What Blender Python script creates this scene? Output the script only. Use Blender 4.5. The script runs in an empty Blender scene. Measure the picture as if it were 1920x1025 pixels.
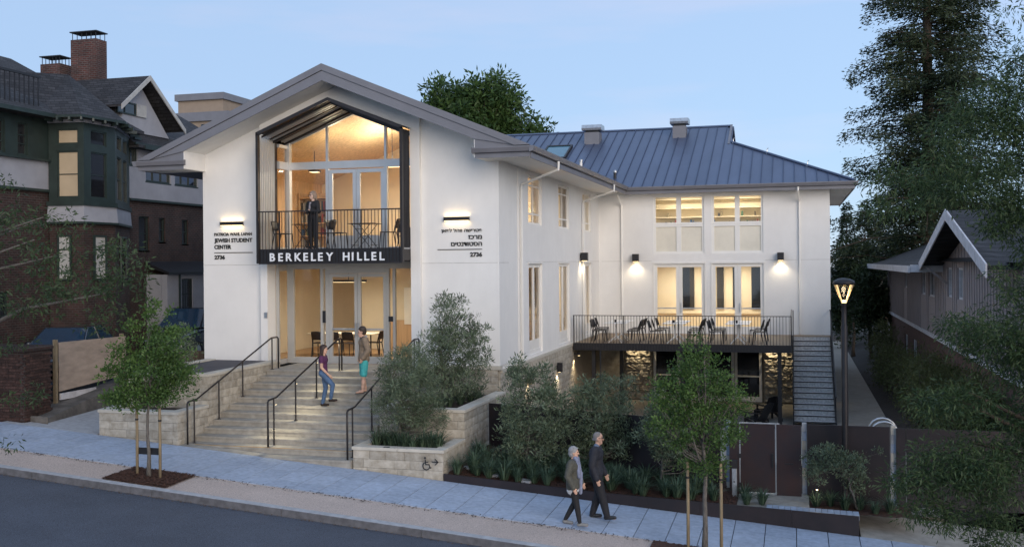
import bpy, bmesh, math, random
import numpy as np
from mathutils import Vector, Matrix, Euler
S = bpy.context.scene
C = S.collection
PI = math.pi
# ------------------------------------------------------------------ camera
F, TH, CZ, ROLL, HY = 1900., .272, 3.05, .009, 491.8
cam = bpy.data.objects.new('camera', bpy.data.cameras.new('camera')); C.objects.link(cam)
cam.data.sensor_width = 36; cam.data.lens = 36 * F / 1920
cam.data.shift_y = -(512.5 - HY) / 1920
cam.data.clip_end = 3000
cam.matrix_world = Matrix.Translation((0, 0, CZ)) @ Matrix.Rotation(TH, 4, 'Z') @ Matrix.Rotation(PI / 2, 4, 'X') @ Matrix.Rotation(-ROLL, 4, 'Z')
S.camera = cam
# ------------------------------------------------------------------ sky, sun, exposure
SUN_EL, SUN_AZ = math.radians(12.0), math.radians(218)      # the sun is almost down behind the camera
W = bpy.data.worlds.new('World'); S.world = W; W.use_nodes = True
VEILF, VEIL, CLOUD = .84, (2.1, 2.9, 4.2, 1), (3.3, 3.2, 4.0, 1)
wn = W.node_tree; wn.nodes.clear()
sky = wn.nodes.new('ShaderNodeTexSky'); sky.sky_type = 'NISHITA'; sky.sun_disc = False
sky.sun_elevation = SUN_EL; sky.sun_rotation = SUN_AZ
sky.air_density = 1.0; sky.dust_density = 0.0; sky.ozone_density = 3.0
bg = wn.nodes.new('ShaderNodeBackground'); bg.inputs['Strength'].default_value = 0.15
wo = wn.nodes.new('ShaderNodeOutputWorld')
# a thin even veil of high evening haze over the clear-sky gradient, with faint pinkish streaks of cloud
tc = wn.nodes.new('ShaderNodeTexCoord'); mp = wn.nodes.new('ShaderNodeMapping'); mp.inputs['Scale'].default_value = (1.2, 1.2, 7)
cn = wn.nodes.new('ShaderNodeTexNoise'); cn.inputs['Scale'].default_value = 1.6; cn.inputs['Detail'].default_value = 5; cn.inputs['Roughness'].default_value = .55
cr = wn.nodes.new('ShaderNodeMapRange'); cr.inputs[1].default_value = .5; cr.inputs[2].default_value = .8; cr.inputs[3].default_value = 0; cr.inputs[4].default_value = .8
m1 = wn.nodes.new('ShaderNodeMix'); m1.data_type = 'RGBA'; m1.inputs[6].default_value = VEIL; m1.inputs[7].default_value = CLOUD
m2 = wn.nodes.new('ShaderNodeMix'); m2.data_type = 'RGBA'; m2.inputs[0].default_value = VEILF
lk = wn.links.new
lk(tc.outputs['Generated'], mp.inputs[0]); lk(mp.outputs[0], cn.inputs['Vector']); lk(cn.outputs[0], cr.inputs[0]); lk(cr.outputs[0], m1.inputs[0])
lk(sky.outputs[0], m2.inputs[6]); lk(m1.outputs[2], m2.inputs[7]); lk(m2.outputs[2], bg.inputs[0]); lk(bg.outputs[0], wo.inputs[0])
sl = bpy.data.lights.new('sun', 'SUN'); sun = bpy.data.objects.new('sun', sl); C.objects.link(sun)
sl.energy = 1.7; sl.angle = math.radians(45); sl.color = (1, .84, .68)
sd = Vector((-math.sin(SUN_AZ), math.cos(SUN_AZ), math.tan(math.radians(13)))).normalized()
sun.rotation_euler = sd.to_track_quat('Z', 'Y').to_euler()
S.view_settings.view_transform = 'Standard'; S.view_settings.look = 'None'
S.view_settings.exposure = 0.58; S.view_settings.gamma = 1; S.view_settings.use_curve_mapping = False
S.cycles.use_denoising = True
S.cycles.max_bounces = 7; S.cycles.transparent_max_bounces = 12
S.cycles.sample_clamp_indirect = 6; S.cycles.caustics_reflective = False; S.cycles.caustics_refractive = False
# ------------------------------------------------------------------ pixels of the photograph to places
_c, _s, _cr, _sr = math.cos(TH), math.sin(TH), math.cos(ROLL), math.sin(ROLL)
def ray(x, y):
    a = (x - 960) / F; b = -(y - HY) / F
    r = a * _cr + b * _sr; u = -a * _sr + b * _cr
    return (r * _c - _s, r * _s + _c, u)
def onY(x, y, Y): d = ray(x, y); t = Y / d[1]; return Vector((d[0] * t, Y, CZ + d[2] * t))
def onX(x, y, X): d = ray(x, y); t = X / d[0]; return Vector((X, d[1] * t, CZ + d[2] * t))
def onZ(x, y, Z): d = ray(x, y); t = (Z - CZ) / d[2]; return Vector((d[0] * t, d[1] * t, Z))
def atw(x, y, w): d = ray(x, y); return Vector((d[0] * w, d[1] * w, CZ + d[2] * w))     # at w metres along the view axis
def zs(X, Y=22.0): return -2.56 - .077 * X - .02 * (22 - Y)                               # the sloping pavement
# ------------------------------------------------------------------ helpers
def tag(o, label=None, cat=None, group=None, kind=None):
    if label: o['label'] = label
    if cat: o['category'] = cat
    if group: o['group'] = group
    if kind: o['kind'] = kind
    return o
def thing(name, label, cat, loc=(0, 0, 0), rz=0, group=None):
    o = bpy.data.objects.new(name, None); C.objects.link(o)
    o.location = loc; o.rotation_euler = (0, 0, rz); o.empty_display_size = .1
    return tag(o, label, cat, group)
def child(name, me, parent, mw=None):
    o = bpy.data.objects.new(name, me); C.objects.link(o)
    o.parent = parent
    if mw is not None: o.matrix_local = mw
    return o
def copy_tree(o, parent=None):
    c = o.copy(); C.objects.link(c); c.parent = parent
    for ch in o.children: copy_tree(ch, c)
    return c
class MB:
    def __init__(s): s.v = []; s.f = []; s.m = []
    def add(s, vs, fs, mi=0):
        n = len(s.v); s.v += [tuple(p) for p in vs]
        s.f += [tuple(i + n for i in f) for f in fs]; s.m += [mi] * len(fs); return s
    def box(s, x0, x1, y0, y1, z0, z1, mi=0):
        v = [(x0, y0, z0), (x1, y0, z0), (x1, y1, z0), (x0, y1, z0), (x0, y0, z1), (x1, y0, z1), (x1, y1, z1), (x0, y1, z1)]
        return s.add(v, [(3, 2, 1, 0), (4, 5, 6, 7), (0, 1, 5, 4), (1, 2, 6, 5), (2, 3, 7, 6), (3, 0, 4, 7)], mi)
    def hexa(s, v, mi=0):      # 4 bottom, 4 top, counter-clockwise from above
        return s.add(v, [(3, 2, 1, 0), (4, 5, 6, 7), (0, 1, 5, 4), (1, 2, 6, 5), (2, 3, 7, 6), (3, 0, 4, 7)], mi)
    def poly(s, pts, mi=0): return s.add(pts, [tuple(range(len(pts)))], mi)
    def prism(s, pts, d, mi=0):      # planar outline swept by the vector d
        n = len(pts); d = Vector(d); a = [Vector(p) for p in pts]; b = [p + d for p in a]
        fs = [tuple(range(n))[::-1], tuple(range(n, 2 * n))] + [(i, (i + 1) % n, n + (i + 1) % n, n + i) for i in range(n)]
        return s.add(a + b, fs, mi)
    def tube(s, pts, r, n=8, mi=0, cap=True):
        pts = [Vector(p) for p in pts]; k = len(pts)
        rs = r if isinstance(r, (list, tuple)) else [r] * k
        vs = []; up = Vector((0, 0, 1)); last = None
        for i, p in enumerate(pts):
            t = (pts[min(i + 1, k - 1)] - pts[max(i - 1, 0)])
            if t.length < 1e-9: t = Vector((0, 0, 1))
            t.normalize()
            if last is None: a = t.orthogonal().normalized() if abs(t.z) > .99 else t.cross(up).normalized()
            else: a = (last - t * last.dot(t)); a = a.normalized() if a.length > 1e-6 else t.orthogonal().normalized()
            last = a; b = t.cross(a)
            for j in range(n):
                q = 2 * PI * (j + .5) / n
                vs.append(p + (a * math.cos(q) + b * math.sin(q)) * rs[i])
        fs = [(i * n + j, i * n + (j + 1) % n, (i + 1) * n + (j + 1) % n, (i + 1) * n + j) for i in range(k - 1) for j in range(n)]
        if cap: fs += [tuple(range(n))[::-1], tuple(range((k - 1) * n, k * n))]
        return s.add(vs, fs, mi)
    def lathe(s, prof, n=16, c=(0, 0, 0), mi=0):       # prof: (radius, z)
        vs = []; k = len(prof)
        for r, z in prof:
            for j in range(n):
                q = 2 * PI * j / n; vs.append((c[0] + r * math.cos(q), c[1] + r * math.sin(q), c[2] + z))
        fs = [(i * n + j, i * n + (j + 1) % n, (i + 1) * n + (j + 1) % n, (i + 1) * n + j) for i in range(k - 1) for j in range(n)]
        fs += [tuple(range(n))[::-1], tuple(range((k - 1) * n, k * n))]
        return s.add(vs, fs, mi)
    def ball(s, c, r, n=10, mi=0, sc=(1, 1, 1)):
        vs = []; k = n // 2 + 1
        for i in range(1, k):
            a = PI * i / k
            for j in range(n):
                q = 2 * PI * j / n
                vs.append((c[0] + r * sc[0] * math.sin(a) * math.cos(q), c[1] + r * sc[1] * math.sin(a) * math.sin(q), c[2] - r * sc[2] * math.cos(a)))
        m = k - 1
        fs = [(i * n + j, i * n + (j + 1) % n, (i + 1) * n + (j + 1) % n, (i + 1) * n + j) for i in range(m - 1) for j in range(n)]
        vs += [(c[0], c[1], c[2] - r * sc[2]), (c[0], c[1], c[2] + r * sc[2])]
        fs += [(m * n, (j + 1) % n, j) for j in range(n)] + [((m - 1) * n + j, (m - 1) * n + (j + 1) % n, m * n + 1) for j in range(n)]
        return s.add(vs, fs, mi)
    def mesh(s, name, mats, smooth=False, bevel=0):
        me = bpy.data.meshes.new(name); me.from_pydata(s.v, [], s.f)
        for m in (mats if isinstance(mats, (list, tuple)) else [mats]): me.materials.append(m)
        me.polygons.foreach_set('material_index', s.m)
        if bevel:
            b = bmesh.new(); b.from_mesh(me); bmesh.ops.remove_doubles(b, verts=b.verts, dist=1e-5)
            bmesh.ops.bevel(b, geom=[e for e in b.edges if len(e.link_faces) == 2 and e.calc_face_angle(0) > .6], offset=bevel, segments=1, affect='EDGES')
            b.to_mesh(me); b.free()
        if smooth: me.polygons.foreach_set('use_smooth', [True] * len(me.polygons))
        me.update(); return me
    def build(s, name, mats, parent=None, smooth=False, bevel=0):
        return child(name, s.mesh(name, mats, smooth, bevel), parent)
def struct(o): o['kind'] = 'structure'; return o
# a wall in a plane: u runs along p0->p1, v is z, holes are (u0,u1,v0,v1); thick goes along n (inwards)
def wall_mb(p0, p1, z0, z1, holes, n, t, mb=None, mi=0):
    mb = mb or MB(); p0 = Vector((p0[0], p0[1], 0)); p1 = Vector((p1[0], p1[1], 0)); L = (p1 - p0).length; d = (p1 - p0) / L; n = Vector((n[0], n[1], 0))
    us = sorted({0., L, *[u for h in holes for u in h[:2]]}); vs = sorted({z0, z1, *[v for h in holes for v in h[2:]]})
    us = [u for u in us if -1e-6 <= u <= L + 1e-6]; vs = [v for v in vs if z0 - 1e-6 <= v <= z1 + 1e-6]
    P = lambda u, v, o: (*(p0 + d * u + n * o).xy, v)
    nu, nv = len(us) - 1, len(vs) - 1
    sol = [[not any(h[0] < (us[i] + us[i + 1]) / 2 < h[1] and h[2] < (vs[j] + vs[j + 1]) / 2 < h[3] for h in holes) for j in range(nv)] for i in range(nu)]
    flip = d.cross(Vector((0, 0, 1))).dot(n) > 0
    def q(a): mb.add(a[::-1] if flip else a, [(0, 1, 2, 3)], mi)
    for i in range(nu):
        for j in range(nv):
            if not sol[i][j]: continue
            a, b, e, f = us[i], us[i + 1], vs[j], vs[j + 1]
            q([P(a, e, 0), P(b, e, 0), P(b, f, 0), P(a, f, 0)]); q([P(b, e, t), P(a, e, t), P(a, f, t), P(b, f, t)])
            if i == 0 or not sol[i - 1][j]: q([P(a, e, t), P(a, e, 0), P(a, f, 0), P(a, f, t)])
            if i == nu - 1 or not sol[i + 1][j]: q([P(b, e, 0), P(b, e, t), P(b, f, t), P(b, f, 0)])
            if j == 0 or not sol[i][j - 1]: q([P(a, e, t), P(b, e, t), P(b, e, 0), P(a, e, 0)])
            if j == nv - 1 or not sol[i][j + 1]: q([P(a, f, 0), P(b, f, 0), P(b, f, t), P(a, f, t)])
    return mb
# ------------------------------------------------------------------ materials
def lin(c): return tuple(((x / 255 / 12.92) if x / 255 < .04045 else ((x / 255 + .055) / 1.055) ** 2.4) for x in c)
def newmat(name):
    m = bpy.data.materials.new(name); m.use_nodes = True; nt = m.node_tree
    return m, nt, nt.nodes['Principled BSDF'], nt.nodes['Material Output']
def nd(nt, t, **k):
    n = nt.nodes.new(t)
    for a, b in k.items():
        if a in n.inputs: n.inputs[a].default_value = b
        else: setattr(n, a, b)
    return n
def M(name, col, rough=.6, var=.12, scale=3., bump=0., bscale=60., metal=0., spec=.5, obj=0., col2=None, stretch=None, stain=0., coat=0.):
    m, nt, b, o = newmat(name); L = nt.links.new
    col = (*col, 1); g = nd(nt, 'ShaderNodeNewGeometry'); vec = g.outputs['Position']
    if stretch:
        mp = nd(nt, 'ShaderNodeMapping'); mp.inputs['Scale'].default_value = stretch; L(vec, mp.inputs[0]); vec = mp.outputs[0]
    n1 = nd(nt, 'ShaderNodeTexNoise', Scale=scale, Detail=6., Roughness=.6); L(vec, n1.inputs['Vector'])
    lo = tuple(x * (1 - var * 1.5) for x in col[:3]) + (1,); hi = tuple(min(1, x * (1 + var * 1.5)) for x in col[:3]) + (1,)
    if col2: lo = col; hi = (*col2, 1)
    r = nd(nt, 'ShaderNodeValToRGB'); r.color_ramp.elements[0].position = .32; r.color_ramp.elements[1].position = .68
    r.color_ramp.elements[0].color = lo; r.color_ramp.elements[1].color = hi; L(n1.outputs[0], r.inputs[0]); out = r.outputs[0]
    if obj:
        oi = nd(nt, 'ShaderNodeObjectInfo'); h = nd(nt, 'ShaderNodeHueSaturation'); mr = nd(nt, 'ShaderNodeMapRange'); mr.inputs[3].default_value = 1 - obj; mr.inputs[4].default_value = 1 + obj
        L(oi.outputs['Random'], mr.inputs[0]); L(mr.outputs[0], h.inputs['Value']); L(out, h.inputs['Color']); out = h.outputs[0]
    if stain:
        n3 = nd(nt, 'ShaderNodeTexNoise', Scale=.8, Detail=5., Roughness=.65); L(g.outputs['Position'], n3.inputs['Vector'])
        mr = nd(nt, 'ShaderNodeMapRange'); mr.inputs[1].default_value = .35; mr.inputs[2].default_value = .7; mr.inputs[3].default_value = 1 - stain; mr.inputs[4].default_value = 1.
        L(n3.outputs[0], mr.inputs[0]); h = nd(nt, 'ShaderNodeHueSaturation'); L(mr.outputs[0], h.inputs['Value']); L(out, h.inputs['Color']); out = h.outputs[0]
    L(out, b.inputs['Base Color'])
    b.inputs['Roughness'].default_value = rough; b.inputs['Metallic'].default_value = metal; b.inputs['Specular IOR Level'].default_value = spec
    b.inputs['Coat Weight'].default_value = coat
    if bump:
        n2 = nd(nt, 'ShaderNodeTexNoise', Scale=bscale, Detail=4.); L(vec, n2.inputs['Vector'])
        bp = nd(nt, 'ShaderNodeBump', Strength=bump, Distance=.02); L(n2.outputs[0], bp.inputs['Height']); L(bp.outputs[0], b.inputs['Normal'])
    return m
def brickmat(name, c1, c2, mortar, bw, bh, ms=.012, bump=.6, slope=1., var=.5):
    m, nt, b, o = newmat(name); L = nt.links.new
    g = nd(nt, 'ShaderNodeNewGeometry'); sx = nd(nt, 'ShaderNodeSeparateXYZ'); L(g.outputs['Position'], sx.inputs[0])
    ad = nd(nt, 'ShaderNodeMath', operation='ADD'); L(sx.outputs[0], ad.inputs[0]); L(sx.outputs[1], ad.inputs[1])
    mu = nd(nt, 'ShaderNodeMath', operation='MULTIPLY'); L(sx.outputs[2], mu.inputs[0]); mu.inputs[1].default_value = slope
    cx = nd(nt, 'ShaderNodeCombineXYZ'); L(ad.outputs[0], cx.inputs[0]); L(mu.outputs[0], cx.inputs[1])
    t = nd(nt, 'ShaderNodeTexBrick'); L(cx.outputs[0], t.inputs[0])
    t.inputs['Color1'].default_value = (*c1, 1); t.inputs['Color2'].default_value = (*c2, 1); t.inputs['Mortar'].default_value = (*mortar, 1)
    t.inputs['Scale'].default_value = 1; t.inputs['Brick Width'].default_value = bw; t.inputs['Row Height'].default_value = bh; t.inputs['Mortar Size'].default_value = ms; t.inputs['Mortar Smooth'].default_value = .1
    n = nd(nt, 'ShaderNodeTexNoise', Scale=1.7, Detail=6., Roughness=.7); L(g.outputs['Position'], n.inputs['Vector'])
    mr = nd(nt, 'ShaderNodeMapRange'); mr.inputs[1].default_value = .3; mr.inputs[2].default_value = .7; mr.inputs[3].default_value = 1 - var; mr.inputs[4].default_value = 1 + var * .6; L(n.outputs[0], mr.inputs[0])
    h = nd(nt, 'ShaderNodeHueSaturation'); L(mr.outputs[0], h.inputs['Value']); L(t.outputs[0], h.inputs['Color']); L(h.outputs[0], b.inputs['Base Color'])
    iv = nd(nt, 'ShaderNodeMath', operation='SUBTRACT'); iv.inputs[0].default_value = 1; L(t.outputs['Fac'], iv.inputs[1])
    bp = nd(nt, 'ShaderNodeBump', Strength=bump, Distance=.015); L(iv.outputs[0], bp.inputs['Height']); L(bp.outputs[0], b.inputs['Normal'])
    b.inputs['Roughness'].default_value = .85
    return m
def leafmat(name, dark, light, trans=.25, rough=.55):
    m, nt, b, o = newmat(name); L = nt.links.new
    a = nd(nt, 'ShaderNodeAttribute', attribute_name='tint'); r = nd(nt, 'ShaderNodeValToRGB')
    r.color_ramp.elements[0].color = (*dark, 1); r.color_ramp.elements[1].color = (*light, 1); L(a.outputs['Fac'], r.inputs[0]); L(r.outputs[0], b.inputs['Base Color'])
    b.inputs['Roughness'].default_value = rough; b.inputs['Specular IOR Level'].default_value = .35
    t = nd(nt, 'ShaderNodeBsdfTranslucent'); L(r.outputs[0], t.inputs[0]); mx = nd(nt, 'ShaderNodeMixShader'); mx.inputs[0].default_value = trans
    L(b.outputs[0], mx.inputs[1]); L(t.outputs[0], mx.inputs[2]); L(mx.outputs[0], o.inputs[0]); return m
def glassmat(name, tint=(1, 1, 1), refl=1., rough=0.):
    m, nt, b, o = newmat(name); L = nt.links.new; nt.nodes.remove(b)
    t = nd(nt, 'ShaderNodeBsdfTransparent'); t.inputs[0].default_value = (*tint, 1); g = nd(nt, 'ShaderNodeBsdfGlossy', Roughness=rough)
    f = nd(nt, 'ShaderNodeFresnel', IOR=1.5); mu = nd(nt, 'ShaderNodeMath', operation='MULTIPLY'); mu.use_clamp = True; L(f.outputs[0], mu.inputs[0]); mu.inputs[1].default_value = refl
    mx = nd(nt, 'ShaderNodeMixShader'); L(mu.outputs[0], mx.inputs[0]); L(t.outputs[0], mx.inputs[1]); L(g.outputs[0], mx.inputs[2]); L(mx.outputs[0], o.inputs[0]); return m
def emit(name, col, st):
    m, nt, b, o = newmat(name); b.inputs['Base Color'].default_value = (*col, 1)
    b.inputs['Emission Color'].default_value = (*col, 1); b.inputs['Emission Strength'].default_value = st; return m
def lamp(name, kind, loc, energy, col=(1, .84, .60), size=.1, size_y=None, parent=None, rot=None, spot=None, blend=.5):
    l = bpy.data.lights.new(name, kind); l.energy = energy; l.color = col
    if kind == 'AREA':
        l.size = size
        if size_y: l.shape = 'RECTANGLE'; l.size_y = size_y
    else: l.shadow_soft_size = size
    if kind == 'SPOT': l.spot_size = spot; l.spot_blend = blend
    o = bpy.data.objects.new(name, l); C.objects.link(o); o.location = loc
    if rot: o.rotation_euler = rot
    if parent: o.parent = parent
    return o
MAT = dict(
    stucco=M('white_stucco', (.79, .785, .77), .8, .012, 2., .2, 160., stretch=(1.6, 1.6, .6), stain=.06),
    stucco2=M('cream_trim_paint', (.76, .75, .72), .6, .02, 3.),
    roofmetal=M('grey_fascia_metal', lin((118, 118, 124)), .45, .05, 2., metal=.2),
    seam=M('standing_seam_metal', lin((94, 105, 128)), .42, .06, 1.2, metal=.5, stretch=(1, .25, 1), obj=.05),
    seamrib=M('seam_rib', lin((66, 78, 104)), .5, .06, 1.2, metal=.4),
    dark=M('dark_bronze_metal', lin((52, 49, 50)), .45, .1, 6., metal=.5),
    black=M('black_powder_coat', lin((30, 30, 34)), .5, .1, 9.),
    steel=M('weathered_steel', (.022, .020, .025), .5, .3, 2.2, .1, 90., metal=.3, col2=(.038, .027, .030), stain=.3),
    gate=M('rust_brown_steel', (.055, .028, .027), .5, .3, 2.5, .1, 90., metal=.3, col2=(.035, .028, .034), stain=.25),
    alu=M('aluminium_frame', (.55, .56, .57), .4, .03, 3., metal=.6),
    greyframe=M('grey_door_frame', (.40, .40, .39), .45, .03, 3.),
    whiteframe=M('white_window_paint', (.78, .77, .74), .45, .02, 3.),
    concrete=M('step_concrete', lin((160, 156, 148)), .85, .12, 5., .12, 120., stain=.22),
    slab=M('pavement_concrete', lin((160, 172, 190)), .85, .1, 9., .15, 140., obj=.07, stain=.14),
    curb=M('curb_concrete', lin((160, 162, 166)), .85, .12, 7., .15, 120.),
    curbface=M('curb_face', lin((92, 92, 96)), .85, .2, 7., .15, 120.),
    asphalt=M('asphalt', lin((80, 86, 98)), .9, .5, 70., .7, 150., stain=.2),
    gravel=M('decomposed_granite', lin((188, 173, 164)), .95, .22, 42., .6, 130., stain=.12),
    soil=M('dark_soil', (.030, .022, .017), .95, .4, 14., .8, 50.),
    mulch=M('bark_mulch', (.06, .026, .016), .9, .5, 30., .8, 60.),
    deck=M('deck_boards', lin((140, 124, 105)), .7, .15, 2., .1, 30., stretch=(.6, 14, 1)),
    mortar=M('mortar', lin((148, 138, 122)), .95, .1, 8., .2, 90.),
    stone=M('cream_limestone', lin((148, 140, 126)), .85, .09, 6., .6, 35., obj=.16, col2=lin((184, 178, 166))),
    coping=M('limestone_coping', lin((188, 183, 172)), .8, .06, 6., .25, 70., obj=.03),
    woodceil=M('wood_slat_ceiling', lin((196, 172, 138)), .5, .25, 2., .25, 6., stretch=(.5, 14, 14)),
    woodpanel=M('wood_panel', lin((196, 164, 126)), .45, .14, 2., stretch=(6, 6, .4)),
    woodfloor=M('wood_floor', lin((186, 150, 110)), .4, .12, 3., stretch=(8, .8, 1)),
    cream=M('cream_plaster', lin((228, 216, 190)), .8, .02, 2.),
    white=M('white_laminate', (.8, .8, .8), .35, .02, 4.),
    glass=glassmat('clear_glass', (.96, .98, .97), 1.0),
    glassref=glassmat('reflective_glass', (.5, .53, .55), 6.0),
    frosted=M('frosted_glass', (.72, .68, .58), .25, .05, 1.2),
    darkglass=M('dark_glass', (.012, .013, .016), .05, .1, 2., spec=.8),
    wood=M('timber_stake', lin((132, 118, 95)), .85, .2, 6., .3, 40., stretch=(6, 6, .7)),
    ply=M('plywood', lin((152, 138, 126)), .8, .12, 2.5, .1, 30., stretch=(1, 1, 3), stain=.15),
    bark=M('bark', (.085, .065, .05), .95, .35, 14., .9, 40., stretch=(3, 3, .6)),
    barkgrey=M('grey_bark', (.13, .12, .11), .95, .3, 14., .7, 40., stretch=(3, 3, .6)),
    brick=brickmat('old_brick', (.050, .021, .017), (.026, .014, .013), (.058, .048, .044), .215, .075),
    shingle=brickmat('slate_shingle', (.042, .042, .048), (.014, .014, .018), (.003, .003, .004), .34, .11, .01, 1., 1., .4),
    redbrick=brickmat('red_chimney_brick', (.095, .030, .024), (.05, .02, .018), (.10, .085, .078), .215, .075),
    mstucco=M('mansion_stucco', lin((150, 152, 160)), .85, .05, 2., .2, 90., stain=.12),
    green=M('dark_green_paint', (.017, .029, .026), .5, .15, 3., .1, 40.),
    beige=M('beige_stucco', lin((142, 128, 114)), .85, .05, 2.),
    siding=M('grey_board_siding', lin((140, 131, 131)), .8, .1, 3., stretch=(3, 3, .5)),
    fascia=M('pale_fascia_board', lin((190, 190, 195)), .7, .12, 4.),
    trimlight=M('pale_trim', (.36, .36, .35), .7, .1, 4.),
    warm=emit('lamp_glow', (1, .74, .38), 5),
    warm2=emit('lamp_glow_soft', (1, .76, .42), 2),
    sunset_pane=M('painted_sunset_reflection', lin((172, 156, 132)), .4, .06, 1.5),  # reflection of the sunset sky painted as the bay pane's colour
    lantern=emit('lantern_arm_lamplight', (1, .74, .38), .5),  # arms emit weakly, standing in for the lamplight that falls on them
    letter=M('brushed_letters', (.80, .82, .85), .35, .02, 4., metal=.1),
    galv=M('galvanised_steel', (.5, .52, .54), .38, .12, 8., metal=.85),
)
# ================================================================== ground, road, pavement
def sheet(name, pts, mat, parent=None): return struct(MB().poly(pts, 0).build(name, mat, parent)) if parent is None else MB().poly(pts).build(name, mat, parent)
def grid(name, x0, x1, y0, y1, nx, ny, fz, mat, kind='structure'):
    vs = [(x0 + (x1 - x0) * i / nx, y0 + (y1 - y0) * j / ny) for j in range(ny + 1) for i in range(nx + 1)]
    fs = [(j * (nx + 1) + i, j * (nx + 1) + i + 1, (j + 1) * (nx + 1) + i + 1, (j + 1) * (nx + 1) + i) for j in range(ny) for i in range(nx)]
    o = MB().add([(x, y, fz(x, y)) for x, y in vs], fs).build(name, mat, smooth=True); o['kind'] = kind; return o
cl = lambda v, a, b: max(a, min(b, v))
grid('ground', -600, 600, -80, 1200, 60, 64, lambda x, y: -4.0 - .077 * cl(x, -60, 60), MAT['soil'])
grid('road', -70, 60, -40, 18.42, 26, 6, lambda x, y: zs(x, 18.4) - .15 + .012 * (18.4 - y) * (1 if y > 12 else .4), MAT['asphalt'])
XA, XB = -70, 60
mb = MB()
def strip(mb, y0, y1, d0, d1, depth, mi=0, xa=XA, xb=XB, n=1):
    for i in range(n):
        a = xa + (xb - xa) * i / n; b = xa + (xb - xa) * (i + 1) / n
        mb.hexa([(a, y0, zs(a, y0) - depth), (b, y0, zs(b, y0) - depth), (b, y1, zs(b, y1) - depth), (a, y1, zs(a, y1) - depth),
                 (a, y0, zs(a, y0) + d0), (b, y0, zs(b, y0) + d0), (b, y1, zs(b, y1) + d1), (a, y1, zs(a, y1) + d1)], mi)
    return mb
curb = struct(bpy.data.objects.new('curb', None)); C.objects.link(curb)
x = -40.
while x < 20:        # curb stones 3 m long with a tooled joint
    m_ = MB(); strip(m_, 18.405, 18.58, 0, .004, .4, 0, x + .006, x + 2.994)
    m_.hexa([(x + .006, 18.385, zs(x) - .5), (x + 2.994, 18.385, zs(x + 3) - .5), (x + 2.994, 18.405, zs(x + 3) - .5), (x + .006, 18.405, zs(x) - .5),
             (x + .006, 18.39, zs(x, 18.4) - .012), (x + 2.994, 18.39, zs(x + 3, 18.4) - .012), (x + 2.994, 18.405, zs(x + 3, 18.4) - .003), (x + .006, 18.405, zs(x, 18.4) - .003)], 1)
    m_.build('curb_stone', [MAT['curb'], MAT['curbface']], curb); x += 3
rg = random.Random(5)
gs = grid('gravel_strip', -40, 20, 18.58, 19.81, 160, 8, lambda x, y: zs(x, y) - .012 + rg.uniform(-.006, .006), MAT['gravel'])
def mulch_bed(x0, x1, y0, y1):
    o = grid('mulch_bed', x0, x1, y0, y1, 40, 28, lambda x, y: zs(x, y) + .012 + rg.uniform(-.008, .018), MAT['mulch']); return o
mulch_bed(-14.4, -12.82, 18.6, 19.74); mulch_bed(-2.7, -.9, 18.6, 19.74)
def chips(name, x0, x1, y0, y1, n, fz, mat, seed, L=.05, parent=None):
    r = random.Random(seed); mb = MB()
    for _ in range(n):
        X, Y = r.uniform(x0, x1), r.uniform(y0, y1); z = fz(X, Y) + r.uniform(0, .02); a = r.uniform(0, PI); l = L * r.uniform(.4, 1.2); w = l * r.uniform(.25, .5); t = r.uniform(-.4, .4)
        dx, dy = math.cos(a) * l / 2, math.sin(a) * l / 2; ex, ey = -math.sin(a) * w / 2, math.cos(a) * w / 2
        mb.add([(X - dx - ex, Y - dy - ey, z), (X + dx - ex, Y + dy - ey, z + t * l), (X + dx + ex, Y + dy + ey, z + t * l + .006), (X - dx + ex, Y - dy + ey, z + .006)], [(0, 1, 2, 3)])
    o = mb.build(name, mat, parent); o['kind'] = 'stuff'; return o
tag(chips('bark_chips', -14.38, -12.85, 18.62, 19.72, 2600, lambda x, y: zs(x, y) + .025, MAT['mulch'], 1), 'reddish bark chips spread round the staked street tree', 'bark chips')
tag(chips('leaf_litter', -24, 6, 18.28, 18.42, 900, lambda x, y: zs(x, 18.4) - .152, M('dry_litter', (.09, .06, .04), .9, .4, 20.), 3, .045), 'dry leaf litter gathered in the gutter along the kerb', 'leaf litter')
tag(chips('soil_crumbs', -24, 6, 19.62, 19.84, 1500, lambda x, y: zs(x, y) - .006, MAT['soil'], 4, .04), 'dark crumbs of soil along the edge of the gravel strip', 'soil crumbs')
sw = struct(bpy.data.objects.new('sidewalk', None)); C.objects.link(sw)
strip(MB(), 19.8, 22.03, -.035, -.035, .3, 0, -40, 20).build('bedding', MAT['soil'], sw)
ROWS = [(19.815, 20.36), (20.37, 21.14), (21.15, 22.02)]
for i in range(62):
    xa = -30.39 + i * .62
    for y0, y1 in ROWS:
        m_ = MB(); g = .008
        strip(m_, y0, y1, 0, 0, .04, 0, xa + g, xa + .62 - g); m_.build('paving_slab', MAT['slab'], sw)
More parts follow.
